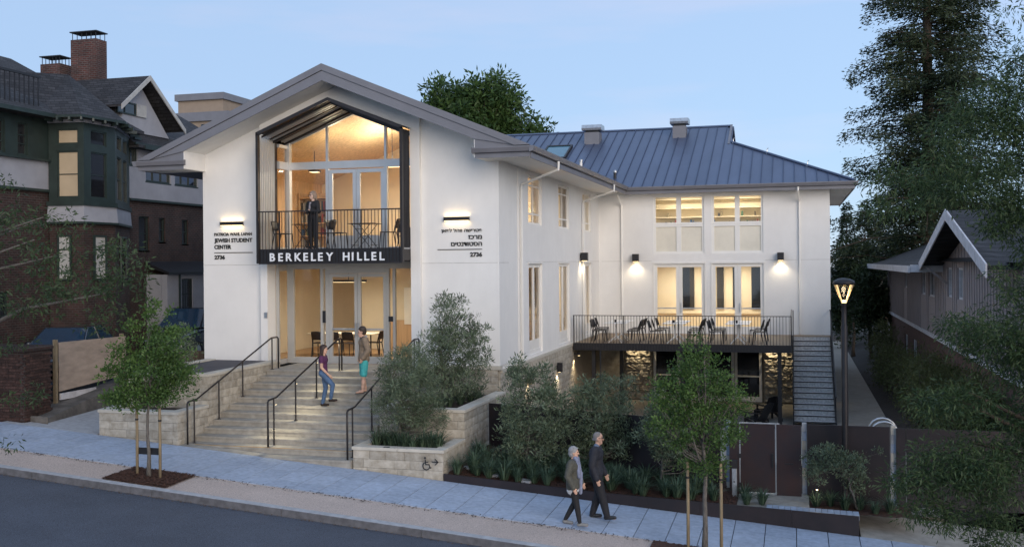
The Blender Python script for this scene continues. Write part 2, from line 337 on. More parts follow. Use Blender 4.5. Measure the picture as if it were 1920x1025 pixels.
# ================================================================== stone work
rs = random.Random(11)
def block_variant(k, amp, nx=4, nz=3):
    r = random.Random(100 + k); vs = []; fs = []
    for j in range(nz + 1):
        for i in range(nx + 1):
            e = i in (0, nx) or j in (0, nz)
            vs.append((i / nx, 0 if e else -r.uniform(.25, 1) * amp, j / nz))
    for j in range(nz):
        for i in range(nx): a = j * (nx + 1) + i; fs.append((a, a + 1, a + nx + 2, a + nx + 1))
    n = len(vs); vs += [(0, 1, 0), (1, 1, 0), (1, 1, 1), (0, 1, 1)]
    c0, c1, c2, c3 = 0, nx, (nz + 1) * (nx + 1) - 1, nz * (nx + 1)
    bot = list(range(0, nx + 1)); top = list(range(nz * (nx + 1), (nz + 1) * (nx + 1)))
    fs += [tuple([n, n + 1] + bot[::-1]), tuple([n + 3] + top + [n + 2])[::-1]]
    fs += [tuple([n + 3, n] + [j * (nx + 1) for j in range(nz + 1)])[::1], tuple([n + 1, n + 2] + [j * (nx + 1) + nx for j in range(nz, -1, -1)])]
    return MB().add(vs, fs).mesh('stone_block', MAT['stone'])
SMOOTHB = [block_variant(k, .22) for k in range(8)]
ROUGHB = [block_variant(k + 20, 1.0, 7, 5) for k in range(8)]
def stone_face(parent, p0, ud, width, z0, z1, course, wr, depth=.05, var=SMOOTHB, seed=0, joint=.007, jog=True, name='stone_block'):
    """blocks laid in courses on a face: p0 = start (x,y), ud = unit direction along the face, outward normal is to the right of ud; z0 may be a function of u"""
    r = random.Random(seed); ud = Vector((ud[0], ud[1], 0)); nrm = Vector((ud.y, -ud.x, 0))
    z = z1; zf = z0 if callable(z0) else (lambda u: z0)
    zmin = min(zf(0), zf(width))
    while z > zmin + .02:
        h = course if z - course > zmin + .06 else z - zmin
        u = -r.uniform(0, .6) * wr[0]
        while u < width - .01:
            w = r.uniform(*wr); a = max(u, 0); b = min(u + w, width)
            if width - b < .1: b = width
            zb = z - h; zl = min(zf(a), zf(b))
            if b - a > .05 and zl < z - .03:
                zb = max(zb, zl - .02)
                me = var[r.randrange(len(var))]
                o = bpy.data.objects.new(name, me); C.objects.link(o); o.parent = parent
                P = Vector((p0[0], p0[1], 0)) + ud * (a + joint / 2)
                X = ud * (b - a - joint); Yv = -nrm * depth; Z = Vector((0, 0, z - zb - joint))
                P = P + nrm * depth
                o.matrix_local = Matrix(((X.x, Yv.x, 0, P.x), (X.y, Yv.y, 0, P.y), (0, 0, Z.z, zb + joint / 2), (0, 0, 0, 1)))
            u = b if b == width else u + w
        z -= h
def coping(parent, x0, x1, y0, y1, z, h, seam=1.3, n='coping_stone', axis='x'):
    L = (x1 - x0) if axis == 'x' else (y1 - y0); k = max(1, round(L / seam))
    for i in range(k):
        a, b = L * i / k + .003, L * (i + 1) / k - .003
        m_ = MB().box(x0 + a, x0 + b, y0, y1, z - h, z) if axis == 'x' else MB().box(x0, x1, y0 + a, y0 + b, z - h, z)
        m_.build(n, MAT['coping'], parent, bevel=.006)
# ================================================================== entrance steps and planters
SX0, SX1 = -14.82, -10.14
RISE, TREAD, YL = .145, .405, 26.46
st = thing('entrance_stairs', 'wide pale concrete steps rising to the glass entrance doors', 'stairs', (SX0, YL, 0))
MB().box(0, SX1 - SX0, -.0, 2.0, -1.0, 0).build('landing', MAT['concrete'], st)
for i in range(1, 12):
    m_ = MB(); z = -RISE * i; y = -TREAD * i
    m_.box(0, SX1 - SX0, y, y + TREAD + .01, z - .9, z - .045)
    m_.box(0, SX1 - SX0, y - .022, y + TREAD - .026, z - .045, z); m_.build('step', MAT['concrete'], st)
m_ = MB().box(0, SX1 - SX0, -.022, .3, -.045, .004); m_.build('step_nosing', MAT['concrete'], st)
pad = MB().hexa([(SX0, 22.03, zs(SX0) - .4), (SX1, 22.03, zs(SX1) - .4), (SX1, 23.2, zs(SX1) - .4), (SX0, 23.2, zs(SX0) - .4),
                 (SX0, 22.03, zs(SX0) - .006), (SX1, 22.03, zs(SX1) - .006), (SX1, 23.2, -1.74), (SX0, 23.2, -1.44)]).build('entrance_pad', MAT['concrete']); struct(pad)
tag(MB().box(SX0 + .05, SX1 - .05, YL - TREAD * 10 - .03, YL - TREAD * 10 + .02, -RISE * 10 + .0015, -RISE * 10 + .004).build('nosing_stripe', M('tan_stripe', lin((176, 140, 90)), .8)), 'thin tan warning stripe on the bottom step nosing', 'stripe')
def planter(name, label, x0, x1, y0, y1, zt, zb, seed, faces, cop=.3, group=None):
    t = thing(name, label, 'planter', (0, 0, 0), group=group); d = .06
    MB().box(x0 + d + .01, x1 - d - .01, y0 + d + .01, y1 - .01, min(zb(x0), zb(x1)) - .25, zt - .16).build('core', MAT['mortar'], t)
    MB().box(x0 + cop, x1 - cop, y0 + cop, y1, zt - .3, zt - .11).build('planting_soil', MAT['soil'], t)
    if 'f' in faces: stone_face(t, (x0 + .01, y0 + d), (1, 0), x1 - x0 - .02, lambda u: zb(x0 + u), zt - .075, .205, (.32, .8), seed=seed)
    if 'r' in faces: stone_face(t, (x1 - d, y0 + .01), (0, 1), y1 - y0 - .02, lambda u: zb(x1), zt - .075, .205, (.32, .8), seed=seed + 1)
    if 'l' in faces: stone_face(t, (x0 + d, y1 - .01), (0, -1), y1 - y0 - .02, lambda u: zb(x0), zt - .075, .205, (.32, .8), seed=seed + 2)
    coping(t, x0 - .02, x1 + .02, y0 - .02, y0 + cop, zt, .075)
    coping(t, x1 - cop, x1 + .02, y0 + cop + .006, y1, zt, .075, axis='y'); coping(t, x0 - .02, x0 + cop, y0 + cop + .006, y1, zt, .075, axis='y')
    return t
pz = lambda x: zs(x) - .02
planter('stone_planter', 'low limestone planter left of the steps behind the staked sapling', -17.14, SX0, 22.06, 23.42, -.6, lambda x: zs(x) - .03, 1, 'flr', .3)
tu = planter('stone_planter', 'tall limestone retaining wall with dark flat top left of the steps', -17.3, SX0, 23.43, 27.3, .2, lambda x: -1.5, 5, 'flr', .3)
MB().box(-17.0, SX0 - .3, 23.73, 27.3, .05, .17).build('flat_top', M('dark_paving', lin((72, 72, 78)), .8, .1), tu)
planter('stone_planter', 'low limestone planter with wheelchair symbol on its street face', SX1 + .03, -7.84, 22.06, 23.64, -1.26, lambda x: zs(x) - .03, 9, 'flr', .26)
planter('stone_planter', 'upper limestone planter under the tall olive tree by the corner', SX1 + .03, -7.84, 23.65, 27.3, -.56, lambda x: -2.1, 13, 'flr', .3)
# wheelchair symbol and arrow on the low planter
wc = thing('accessibility_sign', 'black wheelchair symbol and arrow on the low stone planter', 'sign', (-8.33, 21.98, -1.70))
def rod(mb, a, b, w=.022, d=.012):
    a, b = Vector((a[0], 0, a[1])), Vector((b[0], 0, b[1])); t = (b - a).normalized(); n = Vector((t.z, 0, -t.x)) * w / 2
    return mb.prism([a - n, b - n, b + n, a + n], (0, d, 0))
m_ = MB(); rod(m_, (.075, .225), (.085, .11)); rod(m_, (.078, .11), (.17, .11)); rod(m_, (.165, .118), (.2, .03)); rod(m_, (.19, .03), (.225, .045)); rod(m_, (.08, .17), (.15, .165))
m_.ball((.072, .006, .262), .026, 10, sc=(1, .3, 1))
ar = [(.1 + .085 * math.cos(a), .075 + .085 * math.sin(a)) for a in [math.radians(q) for q in range(110, 345, 18)]]
for p, q in zip(ar, ar[1:]): rod(m_, p, q)
m_.build('wheelchair_symbol', MAT['black'], wc)
m_ = MB(); rod(m_, (.235, .175), (.385, .175)); rod(m_, (.315, .245), (.388, .172)); rod(m_, (.315, .105), (.388, .178)); m_.build('arrow', MAT['black'], wc)
wc.rotation_euler = (0, 0, 0)
tag(MB().box(-9.35, -9.2, 22.1, 22.18, -1.262, -1.253).build('drain_grate', MAT['black']), 'small dark plate set in the low planter coping', 'plate')
# handrails
def handrail(label, X, top, base, lit, zoff=lambda y: 0):
    t = thing('handrail', label, 'handrail', (X, 22.6, -1.55)); o = Vector((X, 22.6, -1.55)); mb = MB()
    y0, y1 = base, top; f = lambda y: -(YL - y) / TREAD * RISE
    zb = zs(X, y0 - .1) ; H = .87
    za = f(y0 + .75) + H; zt = .0 + H
    pts = [(X, y0, zb), (X, y0, za - .05), (X, y0 + .05, za), (X, y0 + .42, za + .02), (X, YL - .05, zt + .02), (X, YL + .05, zt + .05), (X, y1 - .06, zt + .05), (X, y1, zt), (X, y1, 0)]
    mb.tube([Vector(p) - o for p in pts], .024, 8); mb.build('rail', MAT['dark'], t, smooth=True)
    for k, y in enumerate((y0 + .3, y0 + 1.45, y0 + 2.65, YL + .08)):
        n = max(0, math.ceil((YL - y) / TREAD)); zf = -RISE * n if n < 10.5 else zs(X, y)
        if n >= 10: zf = max(zs(X, 22.6) - .04, -RISE * 11) if X > -14 else -1.45
        ztop = za + .015 if k == 0 else (zt + .05 if k == 3 else za + .02 + (zt - za) * (y - y0 - .42) / (YL - .05 - y0 - .42))
        m2 = MB().tube([Vector((X, y, zf)) - o, Vector((X, y, ztop)) - o], .02, 8); m2.lathe([(.05, 0), (.05, .012), (.022, .02)], 10, Vector((X, y, zf)) - o); m2.build('post', MAT['dark'], t, smooth=False)
    if lit:
        for y in (YL - 3.6, YL - 2.5, YL - 1.3, YL + .0):
            zr = zt + (f(y)) - .01 if y < YL else zt
            MB().box(-.008, .008, y - 22.6 - .03, y - 22.6 + .03, zr + 1.55 - .03, zr + 1.55 - .024).build('rail_light', MAT['warm2'], t)
            lamp('rail_light_source', 'SPOT', (.0, y - 22.6, zr + 1.5), 26, (1, .85, .55), .02, parent=t, spot=math.radians(115), blend=.7, rot=(0, 0, 0))
    return t
handrail('dark metal handrail against the left stone wall of the steps', SX0 + .14, YL + .45, 22.25, False)
handrail('dark metal handrail with small lights down the middle of the steps', -12.55, YL + .25, 22.45, True)
handrail('dark metal handrail on the right beside the olive planter', SX1 - .12, YL + .45, 22.1, False)
# ================================================================== beds, steel edging, patio
etop = lambda x: -1.80 - .066 * (x + 7.73) if x < -4 else -2.045 - .039 * (x + 4)
ed = thing('steel_edging', 'low dark steel retaining edge along the sidewalk', 'edging', (0, 0, 0)); 
xs = [-7.82, -6, -4, -2, -.1, 1.24]
for a, b in zip(xs, xs[1:]):
    MB().hexa([(a, 22.035, zs(a) - .2), (b - .006, 22.035, zs(b) - .2), (b - .006, 22.075, zs(b) - .2), (a, 22.075, zs(a) - .2), (a, 22.035, etop(a)), (b - .006, 22.035, etop(b)), (b - .006, 22.075, etop(b)), (a, 22.075, etop(a))]).build('steel_plate', MAT['steel'], ed)
bedz = lambda x, y: etop(x) - .05 + .03 * (y - 22) + .01 * math.sin(x * 9) * math.cos(y * 11)
grid('garden_bed', -7.82, -1.25, 22.075, 25.5, 60, 32, lambda x, y: bedz(x, y) + rg.uniform(-.012, .012), MAT['mulch'])
tag(chips('bark_chips', -7.8, -1.3, 22.1, 24.6, 8000, lambda x, y: bedz(x, y) + .012, MAT['mulch'], 2), 'reddish bark chips covering the garden bed beside the steel edge', 'bark chips')
grid('rear_garden', -8.3, 1.35, 23.62, 31, 30, 20, lambda x, y: -2.4 - .5 * cl((y - 24) / 4, 0, 1) + rg.uniform(-.02, .02), MAT['soil'])
struct(MB().box(-8.0, 1.4, 30.5, 43.05, -3.2, -2.84).build('patio', MAT['concrete']))
pth = MB(); pth.hexa([(1.38, 24.2, -3.4), (3.15, 24.2, -3.4), (3.15, 75, -3.2), (1.38, 75, -3.2), (1.38, 24.2, -2.7), (3.15, 24.2, -2.7), (3.15, 75, -2.7), (1.38, 75, -2.7)]).build('side_path', M('path_concrete', lin((150, 140, 128)), .85, .08, 4., .1, 90., stain=.15)); struct(bpy.data.objects['side_path'])
bank = lambda x, y: -2.74 + .55 * cl((x - 3.15) / 1.8, 0, 1.2) + rg.uniform(-.03, .03)
grid('planting_bank', 3.16, 12, 23.6, 75, 24, 60, bank, MAT['soil'])
struct(MB().hexa([(-1.25, 22.08, -2.9), (.26, 22.08, -2.9), (.26, 23.7, -2.9), (-1.25, 23.7, -2.9), (-1.25, 22.08, -2.225), (.26, 22.08, -2.235), (.26, 23.7, -2.2), (-1.25, 23.7, -2.2)]).build('gate_pad', MAT['concrete']))
bs = thing('paver_border', 'row of narrow pale pavers on edge along the gate pad', 'pavers', (0, 0, 0))
for i in range(15):
    xa = -.62 + i * .125; z = -2.20 - .028 * (xa + .6)
    MB().box(xa, xa + .115, 22.08, 22.42, z - .1, z + .012).build('paver', MAT['slab'], bs)
grid('shrub_bed', .27, 2.35, 22.43, 23.48, 24, 12, lambda x, y: -2.26 - .03 * x + rg.uniform(-.015, .015), MAT['mulch'])
struct(MB().hexa([(1.27, 22.03, -3.2), (5.5, 22.03, -3.4), (5.5, 23.6, -3.4), (1.27, 23.6, -3.2), (1.27, 22.03, zs(1.27) - .004), (5.5, 22.03, zs(5.5) - .004), (5.5, 23.6, zs(5.5) + .12), (1.27, 23.6, zs(1.27) + .16)]).build('side_walkway', MAT['concrete']))
grid('front_planting', 5.5, 30, 22.03, 40, 12, 12, lambda x, y: zs(x) + .05, MAT['soil'])
grid('left_yard', -60, -20.45, 22.03, 70, 20, 20, lambda x, y: max(zs(x), -.75) if y > 22.6 else zs(x), MAT['soil'])
struct(MB().hexa([(-20.1, 22.03, -2), (-17.2, 22.03, -2), (-17.2, 44, -2), (-20.1, 44, -2), (-20.1, 22.03, zs(-20.1)), (-17.2, 22.03, zs(-17.2)), (-17.2, 44, -1.2), (-20.1, 44, -1.2)]).build('driveway', MAT['curb']))
struct(MB().hexa([(-60, 23.2, -2), (-20.45, 23.2, -2), (-20.45, 60, -2), (-60, 60, -2), (-60, 23.2, -.32), (-20.45, 23.2, -.32), (-20.45, 60, -.2), (-60, 60, -.2)]).build('parking_court', MAT['asphalt']))
# fence and gate
def fence(label, x0, x1, zt, y=23.5, zb=-2.35):
    t = thing('steel_fence', label, 'fence', (x0, y, zb))
    MB().box(.0, x1 - x0 - .008, 0, .012, 0, zt - zb).build('panel', MAT['steel'], t)
    MB().box(.0, x1 - x0 - .008, .012, .05, zt - zb - .05, zt - zb - .002).build('top_angle', MAT['steel'], t)
    for xx in (.06, x1 - x0 - .12): MB().box(xx, xx + .06, .0125, .075, -.1, zt - zb - .052).build('post', MAT['black'], t)
    return t
FA, FB = Vector((-7.78, 25.5)), Vector((-1.66, 23.52)); fang = math.atan2(FB.y - FA.y, FB.x - FA.x); FL = (FB - FA).length
fy = lambda x: FA.y + (x - FA.x) * (FB.y - FA.y) / (FB.x - FA.x)
for i, lb in enumerate(('dark steel fence panel meeting the stone planter wall', 'dark steel fence panel behind the first grey olive bush', 'dark steel fence panel showing between the olive bushes', 'dark steel fence panel behind the staked maple, next to the gate')):
    p = FA.lerp(FB, i / 4); t = fence(lb, p.x, p.x + FL / 4, -.64 - .0 * i, p.y, -2.45); t.rotation_euler = (0, 0, fang)
fence('blue-black steel fence panel behind the gnarled shrub and lamp post', .23, 1.98, -.62, 23.55)
fence('narrow steel fence panel right of the bicycle loops', 2.1, 2.3, -.64, 23.55)
fence('long brown steel fence panel under the overhanging tree', 2.31, 5.4, -.64, 23.55)
gt = thing('steel_gate', 'rust brown steel gate with long handle and pale frame', 'gate', (-1.26, 23.4, -2.2))
MB().box(.05, .80, 0, .02, .05, 1.575).build('gate_leaf', MAT['gate'], gt)
MB().box(.835, 1.365, 0, .02, .0, 1.58).build('fixed_panel', MAT['gate'], gt)
MB().box(-.2, .02, .0, .02, .0, 1.57).build('hinge_panel', MAT['gate'], gt)
MB().box(.022, .042, -.005, .045, 0, 1.6).box(.808, .826, -.005, .045, 0, 1.6).box(.022, .9, .012, .05, 1.58, 1.6).box(.022, .82, -.005, .045, .0, .03).build('gate_frame', MAT['galv'], gt)
MB().box(.73, .765, -.05, -.02, .62, .93).box(.735, .76, -.02, .0, .66, .69).box(.735, .76, -.02, .0, .86, .89).build('handle', MAT['black'], gt)
MB().box(1.0, 1.2, -.012, 0, .70, .725).build('mail_slot', MAT['black'], gt)
for z in (.15, .8): MB().box(.0, .06, -.014, -.001, z, z + .1).build('hinge', MAT['black'], gt)
for xx, nm in ((-1.545, 'pale striped stone post left of the gate'), (.125, 'pale striped stone post between gate and fence panel'), (2.0, 'pale striped stone post by the bicycle loops')):
    t = thing('stone_post', nm, 'post', (xx, 23.62, -2.4))
    for k in range(9): MB().box(0, .1, 0, .1, k * .2 + .004, k * .2 + .198).build('stone_course', [MAT['curb'], MAT['coping'], MAT['slab']][(k * 7 + int(xx * 10)) % 3], t)
bo = thing('bollard_post', 'grey metal call-box bollard with dark cap by the gate', 'bollard', (-1.33, 23.0, -2.3))
MB().box(-.055, .055, -.045, .045, 0, .75).build('post', MAT['galv'], bo, bevel=.01); MB().box(-.075, .075, -.06, .06, .75, .93).build('cap_box', MAT['dark'], bo, bevel=.01)
m_ = MB().tube([(-.02, -.045, .45), (.02, -.047, .45)], .012, 6); m_.build('button', MAT['black'], bo)
for k, dy in enumerate((0., .55)):
    t = thing('bicycle_rack', ('bent steel bicycle loop nearer the fence', 'bent steel bicycle loop nearer the path')[k], 'bike rack', (1.95, 24.6 + dy, -2.7))
    MB().tube([(-.3, 0, 0), (-.3, 0, 1.75)] + [(-.3 * math.cos(q), 0, 1.75 + .28 * math.sin(q)) for q in [PI * i / 8 for i in range(1, 8)]] + [(.3, 0, 1.75), (.3, 0, 0)], .03, 8).build('loop', MAT['galv'], t, smooth=True)
    MB().box(-.36, -.24, -.06, .06, 0, .012).box(.24, .36, -.06, .06, 0, .012).build('base_plate', MAT['galv'], t)
# path light in the shrub bed
t = thing('path_light', 'small bent path light glowing in the shrub bed', 'lamp', (.42, 22.75, -2.26))
MB().tube([(0, 0, 0), (0, 0, .4)], .01, 6).build('stem', MAT['dark'], t); MB().lathe([(.01, .43), (.045, .40), (.045, .385), (.02, .385)], 10).build('hood', MAT['dark'], t); MB().lathe([(.015, .36), (.022, .375), (.012, .385)], 8).build('bulb', MAT['warm'], t)
lamp('path_light_source', 'POINT', (0, 0, .33), 1.6, parent=t, size=.03)
# street lamp
t = thing('lamp_post', 'tall dark lamp post with lit conical lantern by the stairs', 'street lamp', (1.03, 23.25, -2.3))
MB().lathe([(.09, 0), (.09, .05), (.075, .1), (.068, 1.2), (.068, 3.9), (.055, 3.92), (.05, 4.37), (.06, 4.4)], 14).build('pole', MAT['dark'], t, smooth=True)
MB().lathe([(.225, 4.80), (.235, 4.83), (.22, 4.88), (.13, 4.93), (.02, 4.945)], 18).build('cap', MAT['dark'], t, smooth=True)
for q in range(4):
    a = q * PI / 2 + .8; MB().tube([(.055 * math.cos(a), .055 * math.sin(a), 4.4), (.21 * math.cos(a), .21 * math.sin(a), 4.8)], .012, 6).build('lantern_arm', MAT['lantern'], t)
MB().lathe([(.03, 4.41), (.055, 4.43), (.03, 4.46)], 12).build('lamp_lens', MAT['warm'], t)
MB().lathe([(.06, 4.41), (.214, 4.795)], 18).build('lantern_glass', glassmat('lantern_glass', (.95, .9, .8), .5), t, smooth=True)
lamp('lamp_post_source', 'POINT', (0, 0, 4.6), 5, (1, .82, .55), .06, parent=t)
# ================================================================== the student center
def settle(t, base):
    b = Vector(base)
    for ch in t.children: ch.location = ch.location - b
    t.location = b
def window(parent, loc, rz, w, h, cols=(), rows=(), fw=.07, mw=.04, d=.09, fm='whiteframe', gm='glass', name='window', sill=0, kick=0, rail=None, label=None, handle=None):
    """local: x along the wall, y into the building, z up; origin at the lower left of the opening"""
    mb = MB(); mb.box(0, w, 0, d, 0, fw).box(0, w, 0, d, h - fw, h).box(0, fw, .001, d - .001, fw, h - fw).box(w - fw, w, .001, d - .001, fw, h - fw)
    us = [fw, *[c * w for c in cols], w - fw]; vs = [fw + kick, *[r * h for r in rows], h - fw]
    if kick: mb.box(fw, w - fw, .02, d - .02, fw, fw + kick)
    for c in cols: mb.box(c * w - mw / 2, c * w + mw / 2, .008, d - .008, fw + kick, h - fw)
    for r in rows: mb.box(fw, w - fw, .012, d - .012, r * h - mw / 2, r * h + mw / 2)
    if sill: mb.box(-.03, w + .03, -sill, d, -.05, -.001)
    o = mb.build(name, MAT[fm], parent); o.location = loc; o.rotation_euler = (0, 0, rz)
    if label: o['label'] = label
    for i in range(len(us) - 1):
        for j in range(len(vs) - 1):
            g = gm if isinstance(gm, str) else gm[j]
            a = us[i] + (mw / 2 if i else 0); b = us[i + 1] - (mw / 2 if i < len(us) - 2 else 0); e = vs[j] + (mw / 2 if j else 0); f = vs[j + 1] - (mw / 2 if j < len(vs) - 2 else 0)
            MB().poly([(a, d * .55, e), (b, d * .55, e), (b, d * .55, f), (a, d * .55, f)]).build('pane', MAT[g], o)
    if rail: MB().box(fw, w - fw, d * .5 - .04, d * .5 - .005, rail - .025, rail + .025).build('push_bar', MAT['galv'], o)
    if handle is not None: MB().box(handle - .012, handle + .012, -.06, -.04, .85, 1.25).box(handle - .008, handle + .008, -.04, .0, .88, .9).box(handle - .008, handle + .008, -.04, .0, 1.2, 1.22).build('handle', MAT['galv'], o)
    return o
SC = thing('student_center', 'white stucco gabled student center with glazed entrance and balcony', 'building')
YF, YP, YO, X1, XL, XC = 27.52, 27.36, 26.4, -8.1, -17.54, -12.94
zsof = lambda x: 8.30 - .41 * abs(x + 12.93)
T = .3
w = MB()
def fprism(pts, y, t, mb=w, mi=0): mb.prism([(p[0], y, p[1]) for p in pts], (0, t, 0), mi)
fprism([(XL, -.6), (-15.5, -.6), (-15.5, zsof(-15.5)), (XL, zsof(XL))], YF, T)
fprism([(-10.37, .12), (X1, .12), (X1, zsof(X1)), (-10.37, zsof(-10.37))], YF, T)
OL, OR, ZSH, ZAP = -15.27, -10.66, 6.9, 7.84
fprism([(-15.5, .0), (OL, .0), (OL, ZSH), (-15.5, ZSH)], YP, .5); fprism([(OR, .0), (-10.37, .0), (-10.37, ZSH), (OR, ZSH)], YP, .5)
fprism([(-15.5, ZSH), (OL, ZSH), (XC, ZAP), (XC, zsof(XC)), (-15.5, zsof(-15.5))], YP, .5); fprism([(OR, ZSH), (-10.37, ZSH), (-10.37, zsof(-10.37)), (XC, zsof(XC)), (XC, ZAP)], YP, .5)
w.build('front_wall', MAT['stucco'], SC)
# side wall with upper windows and lower doors
WY = [(31.0, 32.78), (35.28, 37.02), (39.55, 41.25)]
YS = YF + T; holes = [(a - YS, b - YS, 4.26, 5.82) for a, b in WY] + [(a - YS, b - YS, .1, 3.0) for a, b in WY]
wall_mb((X1, YS), (X1, 43.0), -.02, 6.1, [h for h in holes], (-1, 0), T).build('side_wall', MAT['stucco'], SC)
MB().box(X1 + .002, X1 + .05, YF + .003, 28.5, .13, 5.95).box(X1 + .002, X1 + .03, 29.7, 30.6, .13, 5.95).build('corner_pilaster', MAT['stucco'], SC)
for (a, b) in WY:
    win = window(SC, (X1 - .06, a, 4.26), PI / 2, b - a, 1.56, (.5,), (.22, .8), .07, .05, .08)
    window(SC, (X1 - .06, a, .1), PI / 2, b - a, 2.9, (.5,), (), .12, .16, .08, kick=.32, name='side_door')
    MB().box(X1 + .002, X1 + .03, a - .07, b + .07, 3.0, 3.045).build('door_head_trim', MAT['stucco2'], SC)
wall_mb((XL, 45), (XL, YF + T), -.6, 6.3, [], (1, 0), T).build('far_side_wall', MAT['stucco'], SC)
jm = M('joint_shadow_grey', (.5, .49, .47), .8)
for b_ in ((XL, -15.502, YF - .003, YF - .001, 3.04, 3.055), (-10.368, X1, YF - .003, YF - .001, 3.04, 3.055), (X1 + .051, X1 + .053, YF + .01, 28.5, 3.04, 3.055), (X1 + .001, X1 + .003, 30.6, 43, 3.055, 3.07)): MB().box(*b_).build('control_joint', jm, SC)
# plinth ledge and stone base
MB().box(-10.35, X1 + .09, YF - .09, YF + .1, .02, .13).box(X1 - .1, X1 + .09, YF + .1, 43, -.08, .0).build('stone_ledge', MAT['coping'], SC)
MB().box(-10.3, X1 - .005, YF, YF + T, -2.0, .02).box(X1 - T, X1 - .002, YF + T, 43.0, -2.9, -.03).build('base_wall', MAT['mortar'], SC)
bw = MB().box(-.01, .01, 0, .01, 0, .01).build('stone_base', MAT['mortar'], SC); bw.location = (-9, YF + .2, -1)
stone_face(bw, (-10.3 + 9, -.2), (1, 0), 10.3 + X1, -1.5 + 1, .02 + 1, .2, (.35, .75), .06, seed=31)
stone_face(bw, (X1 + 9, -.2), (0, 1), 9.9, -2.7 + 1, -.08 + 1, .2, (.4, .95), .06, seed=32)
# ---- roof of the gabled front
rf = MB(); RY1 = 48.5; zt = lambda x: 8.74 - .416 * abs(x + 12.93)
for sgn in (-1, 1):
    xe = -12.93 + sgn * 6.1
    pts = [(-12.93, YO, zt(-12.93)), (xe, YO, zt(xe)), (xe, YO, zt(xe) - .06), (xe - sgn * .02, YO, zt(xe) - .30)]
    pts = [(-12.93, YO, 8.74), (xe, YO, zt(xe)), (xe, YO, zt(xe) - .30), (-12.93 + sgn * 4.53, YO, 6.45), (-12.93, YO, 8.30)]
    rf.prism(pts if sgn < 0 else pts[::-1], (0, RY1 - YO - (0 if sgn < 0 else 3.), 0))
rf = rf.build('roof', MAT['roofmetal'], SC)
m_ = MB()
for sgn in (-1, 1):      # two-step rake fascia, proud of the roof end
    xe = -12.93 + sgn * 6.12
    a = [(-12.93, 8.76), (xe, zt(xe) + .02), (xe - sgn * .45, zt(xe - sgn * .45) - .17), (-12.93, 8.57)]
    pts = [(p[0], YO - .07, p[1]) for p in a]; m_.prism(pts if sgn < 0 else pts[::-1], (0, .068, 0))
    b = [(-12.93, 8.555), (xe - sgn * .5, zt(xe - sgn * .5) - .185), (xe - sgn * .62, zt(xe - sgn * .62) - .20), (-12.93 + sgn * 4.53, 6.43), (-12.93, 8.28)]
    pts = [(p[0], YO - .04, p[1]) for p in b]; m_.prism(pts if sgn < 0 else pts[::-1], (0, .038, 0))
m_.build('rake_fascia', MAT['roofmetal'], rf)
m_ = MB()       # cream soffit of the front overhang
for sgn in (-1, 1):
    xa, xb = -12.93, -12.93 + sgn * 4.6
    q = [(xa, YO - .02, zsof(xa) - .006), (xb, YO - .02, zsof(xb) - .006), (xb, YF + .0, zsof(xb) - .006), (xa, YF + .0, zsof(xa) - .006)]
    m_.poly(q if sgn < 0 else q[::-1])
m_.build('soffit', MAT['stucco2'], rf)
for sgn in (-1, 1):      # boxed eave returns
    xi, xo = -12.93 + sgn * 4.52, -12.93 + sgn * 6.1
    a, b = min(xi, xo), max(xi, xo)
    MB().box(a, b, YO + .0, YF + (.0 if sgn > 0 else 0), 5.92, 6.47 if False else 5.97).build('return_soffit', MAT['stucco2'], rf)
    MB().prism([(xi, YO + .001, 5.97), (xi, YO + .001, 6.45), (xi + sgn * .02, YO + .001, 6.45), (xi + sgn * .02, YO + .001, 5.97)][::(-1 if sgn > 0 else 1)], (0, YF - YO - .002, 0)).build('return_cheek', MAT['stucco'], rf)
    MB().prism([(xi + sgn * .02, YO - .005, 5.9), (xo, YO - .005, 5.9), (xo, YO - .005, 6.2), (xi + sgn * .02, YO - .005, 6.45)][::(1 if sgn > 0 else -1)], (0, .02, 0)).build('return_fascia', MAT['roofmetal'], rf)
    m_ = MB(); y1 = 42.2 if sgn > 0 else 45
    prof = [(0, .0), (.10, .02), (.14, .13), (.14, .16), (0, .16)]
    m_.prism([(xo + sgn * p[0], YO - .12, 6.02 + p[1]) for p in prof][::(1 if sgn < 0 else -1)], (0, y1 - YO + .12, 0))
    m_.build('gutter', MAT['roofmetal'], rf); m_ = MB(); m_.prism([(xi - sgn * .05, YO - .006 - p[0] * .85, 6.02 + p[1]) for p in prof][::(1 if sgn > 0 else -1)], (sgn * 1.66, 0, 0))
    m_.build('gutter', MAT['roofmetal'], rf)
m_ = MB().box(X1 + .0, -6.84, YF + .01, 42.35, 5.955, 5.965); m_.build('eave_soffit', MAT['stucco2'], rf)
MB().box(-6.84, -6.80, YO + .02, 42.3, 5.86, 6.0).build('eave_fascia', MAT['roofmetal'], rf)
def downpipe(pts): MB().tube(pts, .045, 4).build('downpipe', MAT['stucco2'], rf)
downpipe([(-6.72, 29.3, 6.02), (-6.72, 29.3, 5.78), (X1 + .1, 29.86, 5.42), (X1 + .08, 29.86, 5.2), (X1 + .08, 29.86, .02)])
downpipe([(-6.72, 38.9, 6.02), (-6.72, 38.9, 5.78), (X1 + .1, 39.25, 5.42), (X1 + .08, 39.25, 5.2), (X1 + .08, 39.25, .02)])
